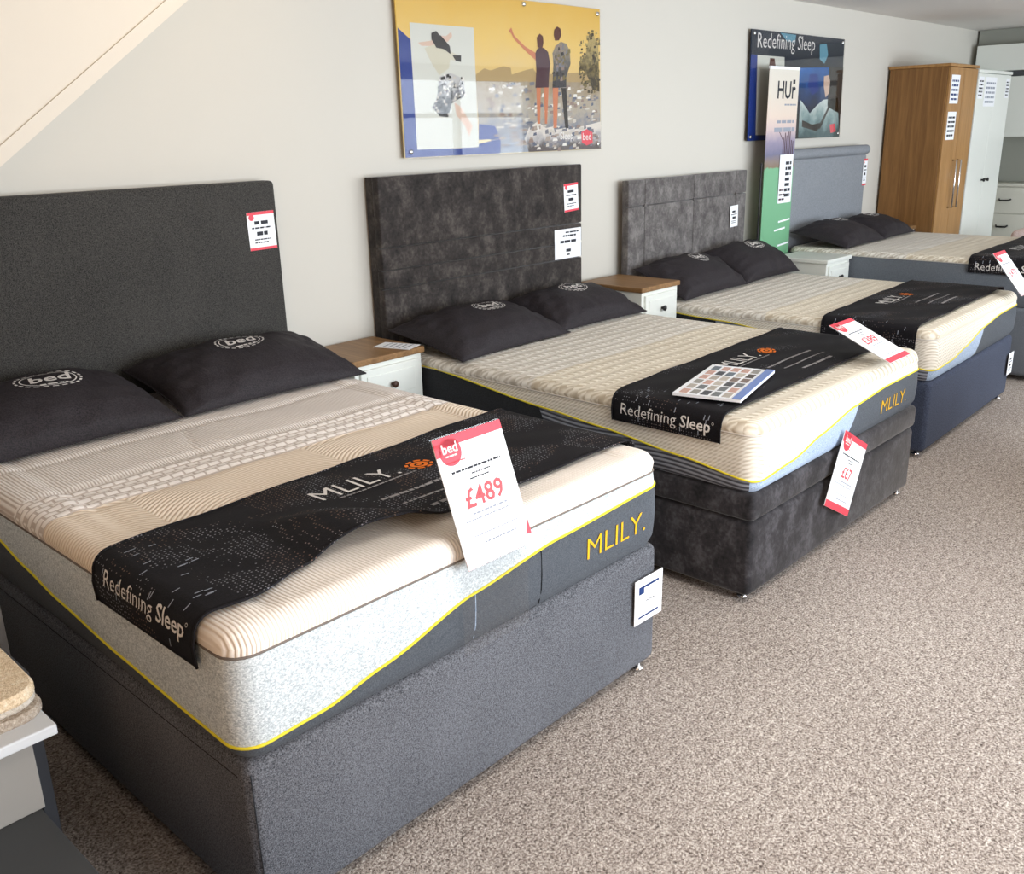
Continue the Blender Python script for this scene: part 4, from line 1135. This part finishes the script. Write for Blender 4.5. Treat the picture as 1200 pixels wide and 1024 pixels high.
# ======================================================== WARDROBES
def papers(label, pts, y, seed, mat='ink'):
    """sheet taped on a front; pts = (x0, x1, z0, z1)"""
    x0, x1, z0, z1 = pts
    o = thing('notice', label, 'notice', ((x0+x1)/2, y, z0))
    MB().box(((x0-x1)/2, -.0015, 0), ((x1-x0)/2, 0, z1-z0)).obj('card', 'paper', o)
    h = z1-z0; w = x1-x0
    mb = MB(); mapped(mb, dashes([(-w*.4, w*.4, h*(.12+.16*k), h*.07) for k in range(5)], seed), lambda a, b: (a, -.0021, b)); mb.obj('print', mat, o)
def wardrobe():
    yf = -.488
    o = thing('wardrobe', 'tall oak wardrobe with two long bar handles against the back wall', 'wardrobe', (7.2, 0, 0))
    W = .62
    MB().box((0, yf+.02, .08), (W, -.02, 1.93), .004).obj('carcass', 'oak', o)
    MB().box((-.012, yf-.006, 1.93), (W+.012, -.012, 1.952), .004).obj('cornice', 'oak_light', o)
    MB().box((.01, yf+.03, 0), (W-.01, -.03, .08)).obj('plinth', 'oak', o)
    for (a, b, hx) in ((.004, W/2-.002, W/2-.05), (W/2+.002, W-.004, W/2+.05)):
        d = MB().box((a, yf, .09), (b, yf+.019, 1.925), .003).obj('door', 'oak_light', o)
        h = MB().tube([(hx, yf, .86), (hx, yf-.032, .86), (hx, yf-.032, 1.23), (hx, yf, 1.23)], .008, 8); h.obj('handle', 'chrome', d, True, off=(0, 0, 0))
    papers('blue stamped notice high on the oak wardrobe door', (7.24, 7.42, 1.66, 1.87), yf-.0005, 41, 'ink_blue')
    papers('white notice taped lower on the oak wardrobe door', (7.24, 7.42, 1.39, 1.60), yf-.0005, 42)
    o = thing('wardrobe', 'white wardrobe with a small knob, right of the oak wardrobe', 'wardrobe', (7.84, 0, 0))
    W = .84
    MB().box((0, yf+.02, .06), (W, -.02, 1.90), .004).obj('carcass', 'gloss_white', o)
    MB().box((-.01, yf-.006, 1.90), (W+.01, -.012, 1.925), .004).obj('cornice', 'gloss_white', o)
    MB().box((.01, yf+.03, 0), (W-.01, -.03, .06)).obj('plinth', 'gloss_white', o)
    for (a, b, hx) in ((.004, W/2-.002, W/2-.05), (W/2+.002, W-.004, W/2+.05)):
        d = MB().box((a, yf, .07), (b, yf+.019, 1.895), .003).obj('door', 'gloss_white', o)
        MB().lathe([(.008, 0), (.007, -.012), (.016, -.02), (.014, -.03)], (hx, yf, 1.04), 12, 'y').obj('knob', 'black_plastic', d, True, off=(0, 0, 0))
    papers('small notice at the top left of the white wardrobe', (7.86, 7.98, 1.70, 1.87), yf-.0005, 43)
    papers('picture notice at the top middle of the white wardrobe', (8.02, 8.30, 1.64, 1.87), yf-.0005, 44, 'ink_grey')
    papers('narrow notice at the top right of the white wardrobe', (8.55, 8.64, 1.71, 1.87), yf-.0005, 45)
wardrobe()
def wall_unit():
    """tall cream unit against the end wall, facing the beds: drawers, open niche, upper cupboard"""
    x0, x1 = 9.0, 9.28; ya, yb = -.06, -1.5
    o = thing('dresser', 'cream dresser with open niche and drawers at the far end', 'dresser', (x0, ya, 0))
    OFF[o.name] = (x0, ya, 0)
    c = MB(); c.box((x0+.01, yb, 0), (x1, ya, .94)); c.box((x1-.02, yb, .97), (x1, ya, 1.90))
    c.box((x0+.02, ya-.03, .97), (x1-.02, ya, 1.90)); c.box((x0+.02, yb, .97), (x1-.02, yb+.03, 1.90))
    c.obj('carcass', 'cream_unit', o)
    MB().box((x0-.015, yb-.01, .94), (x1, ya, .968), .005).obj('worktop', 'cream_unit', o)
    MB().box((x1-.03, yb+.03, .97), (x1-.021, ya-.03, 1.38)).obj('niche_back', 'niche_grey', o)
    d = MB().box((x0+.0, yb+.0, 1.38), (x1-.02, ya-.0, 1.90), .004).obj('upper_cupboard', 'gloss_white', o)
    for (a, b) in ((.70, .93), (.46, .69), (.10, .45)):
        for (p, q) in ((ya-.03, -.72), (-.74, yb+.03)):
            d = MB().box((x0-.008, q, a), (x0+.012, p, b), .004).obj('drawer', 'cream_unit', o)
            m_ = (p+q)/2
            for ym in (m_-.07,):
                MB().tube([(x0-.008, ym-.05, (a+b)/2+.01), (x0-.03, ym-.04, (a+b)/2), (x0-.03, ym+.04, (a+b)/2), (x0-.008, ym+.05, (a+b)/2+.01)], .008, 8).obj('handle', 'black_plastic', d, True, off=(x0, ya, 0))
wall_unit()
def add_shade_cabinet():  # out-of-view oak piece, added only to darken the floor at right
    o = thing('shade_cabinet', 'unseen low oak cabinet added to shade the right-hand floor', 'shade_cabinet', (2.9, -3.5, 0))
    MB().box((0, 0, .08), (1.6, .42, .80), .004).obj('carcass', 'oak', o)
    MB().box((-.015, -.01, .80), (1.615, .435, .83), .004).obj('top', 'oak_top', o)
    MB().box((.03, .02, 0), (1.57, .40, .08)).obj('plinth', 'oak', o)
    for k in range(3):
        d = MB().box((.02+.53*k, .42, .10), (.52+.53*k, .436, .78), .003).obj('door', 'oak_light', o)
        MB().lathe([(.007, 0), (.006, .01), (.015, .02), (.012, .028)], (.47+.53*k, .436, .50), 12, 'y').obj('knob', 'chrome', d, True, off=(0, 0, 0))
add_shade_cabinet()
def stool():
    o = thing('footstool', 'pale pink topped footstool beyond the farthest bed', 'stool', (7.80, -1.17, 0))
    MB().box((-.22, -.22, .56), (.22, .22, .69), .05, 4).obj('cushion', 'sample_pink', o, True)
    MB().box((-.20, -.20, .50), (.20, .20, .56), .01).obj('frame', 'gloss_white', o)
    for sx in (-1, 1):
        for sy in (-1, 1): MB().tube([(sx*.17, sy*.17, .5), (sx*.19, sy*.19, 0)], .018, 8).obj('leg', 'gloss_white', o)
k_sample('sample_pink', S(206, 180, 172), S(226, 206, 200), S(240, 226, 222))
stool()

# ======================================================== CARPET SAMPLE STAND (left foreground)
def stand():
    o = thing('display_bench', 'light grey display bench with carpet samples beside the nearest bed', 'bench', (-.22, -1.61, 0))
    OFF[o.name] = (0, 0, 0)
    o.location = (0, 0, 0)
    MB().box((-1.0, -1.612, .478), (-.222, -.35, .500), .003).obj('top', 'stand_edge', o)
    MB().box((-.262, -1.10, .05), (-.200, -1.06, .09), .002).obj('stretcher', 'leg_dark', o)
    MB().box((-.95, -1.585, .322), (-.262, -1.562, .478), .002).obj('leg', 'stand_grey', o)
    MB().box((-.200, -1.34, .0), (-.172, -.95, .476), .002).obj('leg', 'leg_dark', o)
    MB().box((-.95, -.42, .0), (-.262, -.398, .478), .002).obj('leg', 'stand_grey', o)
    p = thing('plinth', 'low dark grey plinth in the left foreground', 'plinth', (-1.3, -2.6, 0))
    OFF[p.name] = (-1.3, -2.6, 0)
    MB().box((-1.3, -2.6, .30), (-.268, -1.46, .321), .003).obj('top', 'plinth_grey', p)
    MB().box((-1.28, -2.58, 0), (-.285, -1.48, .30), .003).obj('body', 'leg_dark', p)
    z = .500
    for i, (mat, dx, dy, dr, t, lab) in enumerate((('sample_taupe', 0, 0, .0, .020, 'taupe carpet sample at the bottom of the pile'), ('sample_cream', -.006, .012, .01, .018, 'cream carpet sample in the middle of the pile'), ('sample_beige', -.002, .008, -.02, .024, 'beige carpet sample on top of the pile'))):
        c = thing('carpet_sample', lab, 'carpet sample', (-.55+dx, -1.30+dy, z), dr, 'carpet samples on the bench')
        V = []; F = []
        hx, hy, r = .335, .27, .05; n = 6; loop = []
        for (cx, cy, a0) in ((hx-r, hy-r, 0), (-hx+r, hy-r, PI/2), (-hx+r, -hy+r, PI), (hx-r, -hy+r, 1.5*PI)):
            for k in range(n+1):
                a = a0+k*PI/2/n; loop.append((cx+r*math.cos(a), cy+r*math.sin(a)))
        N = len(loop); e = .005
        for (sc_, zz) in ((.99, 0), (1, e), (1, t-e), (.985, t)): V += [(x*sc_, y*sc_, zz) for x, y in loop]
        for q in range(3):
            for k in range(N): F.append((q*N+k, q*N+(k+1) % N, (q+1)*N+(k+1) % N, (q+1)*N+k))
        F.append(tuple(range(3*N, 4*N))); F.append(tuple(range(N-1, -1, -1)))
        make('pile', V, F, mat, c, False, off=(0, 0, 0))
        z += t+.0005
    b = thing('upright_board', 'pale grey upright board between bench and nearest bed', 'board', (-.15, -.92, 0))
    OFF[b.name] = (-.15, -.92, 0)
    MB().box((-.205, -.93, 0), (-.088, -.905, .545), .003).obj('board', 'stand_edge', b)
stand()
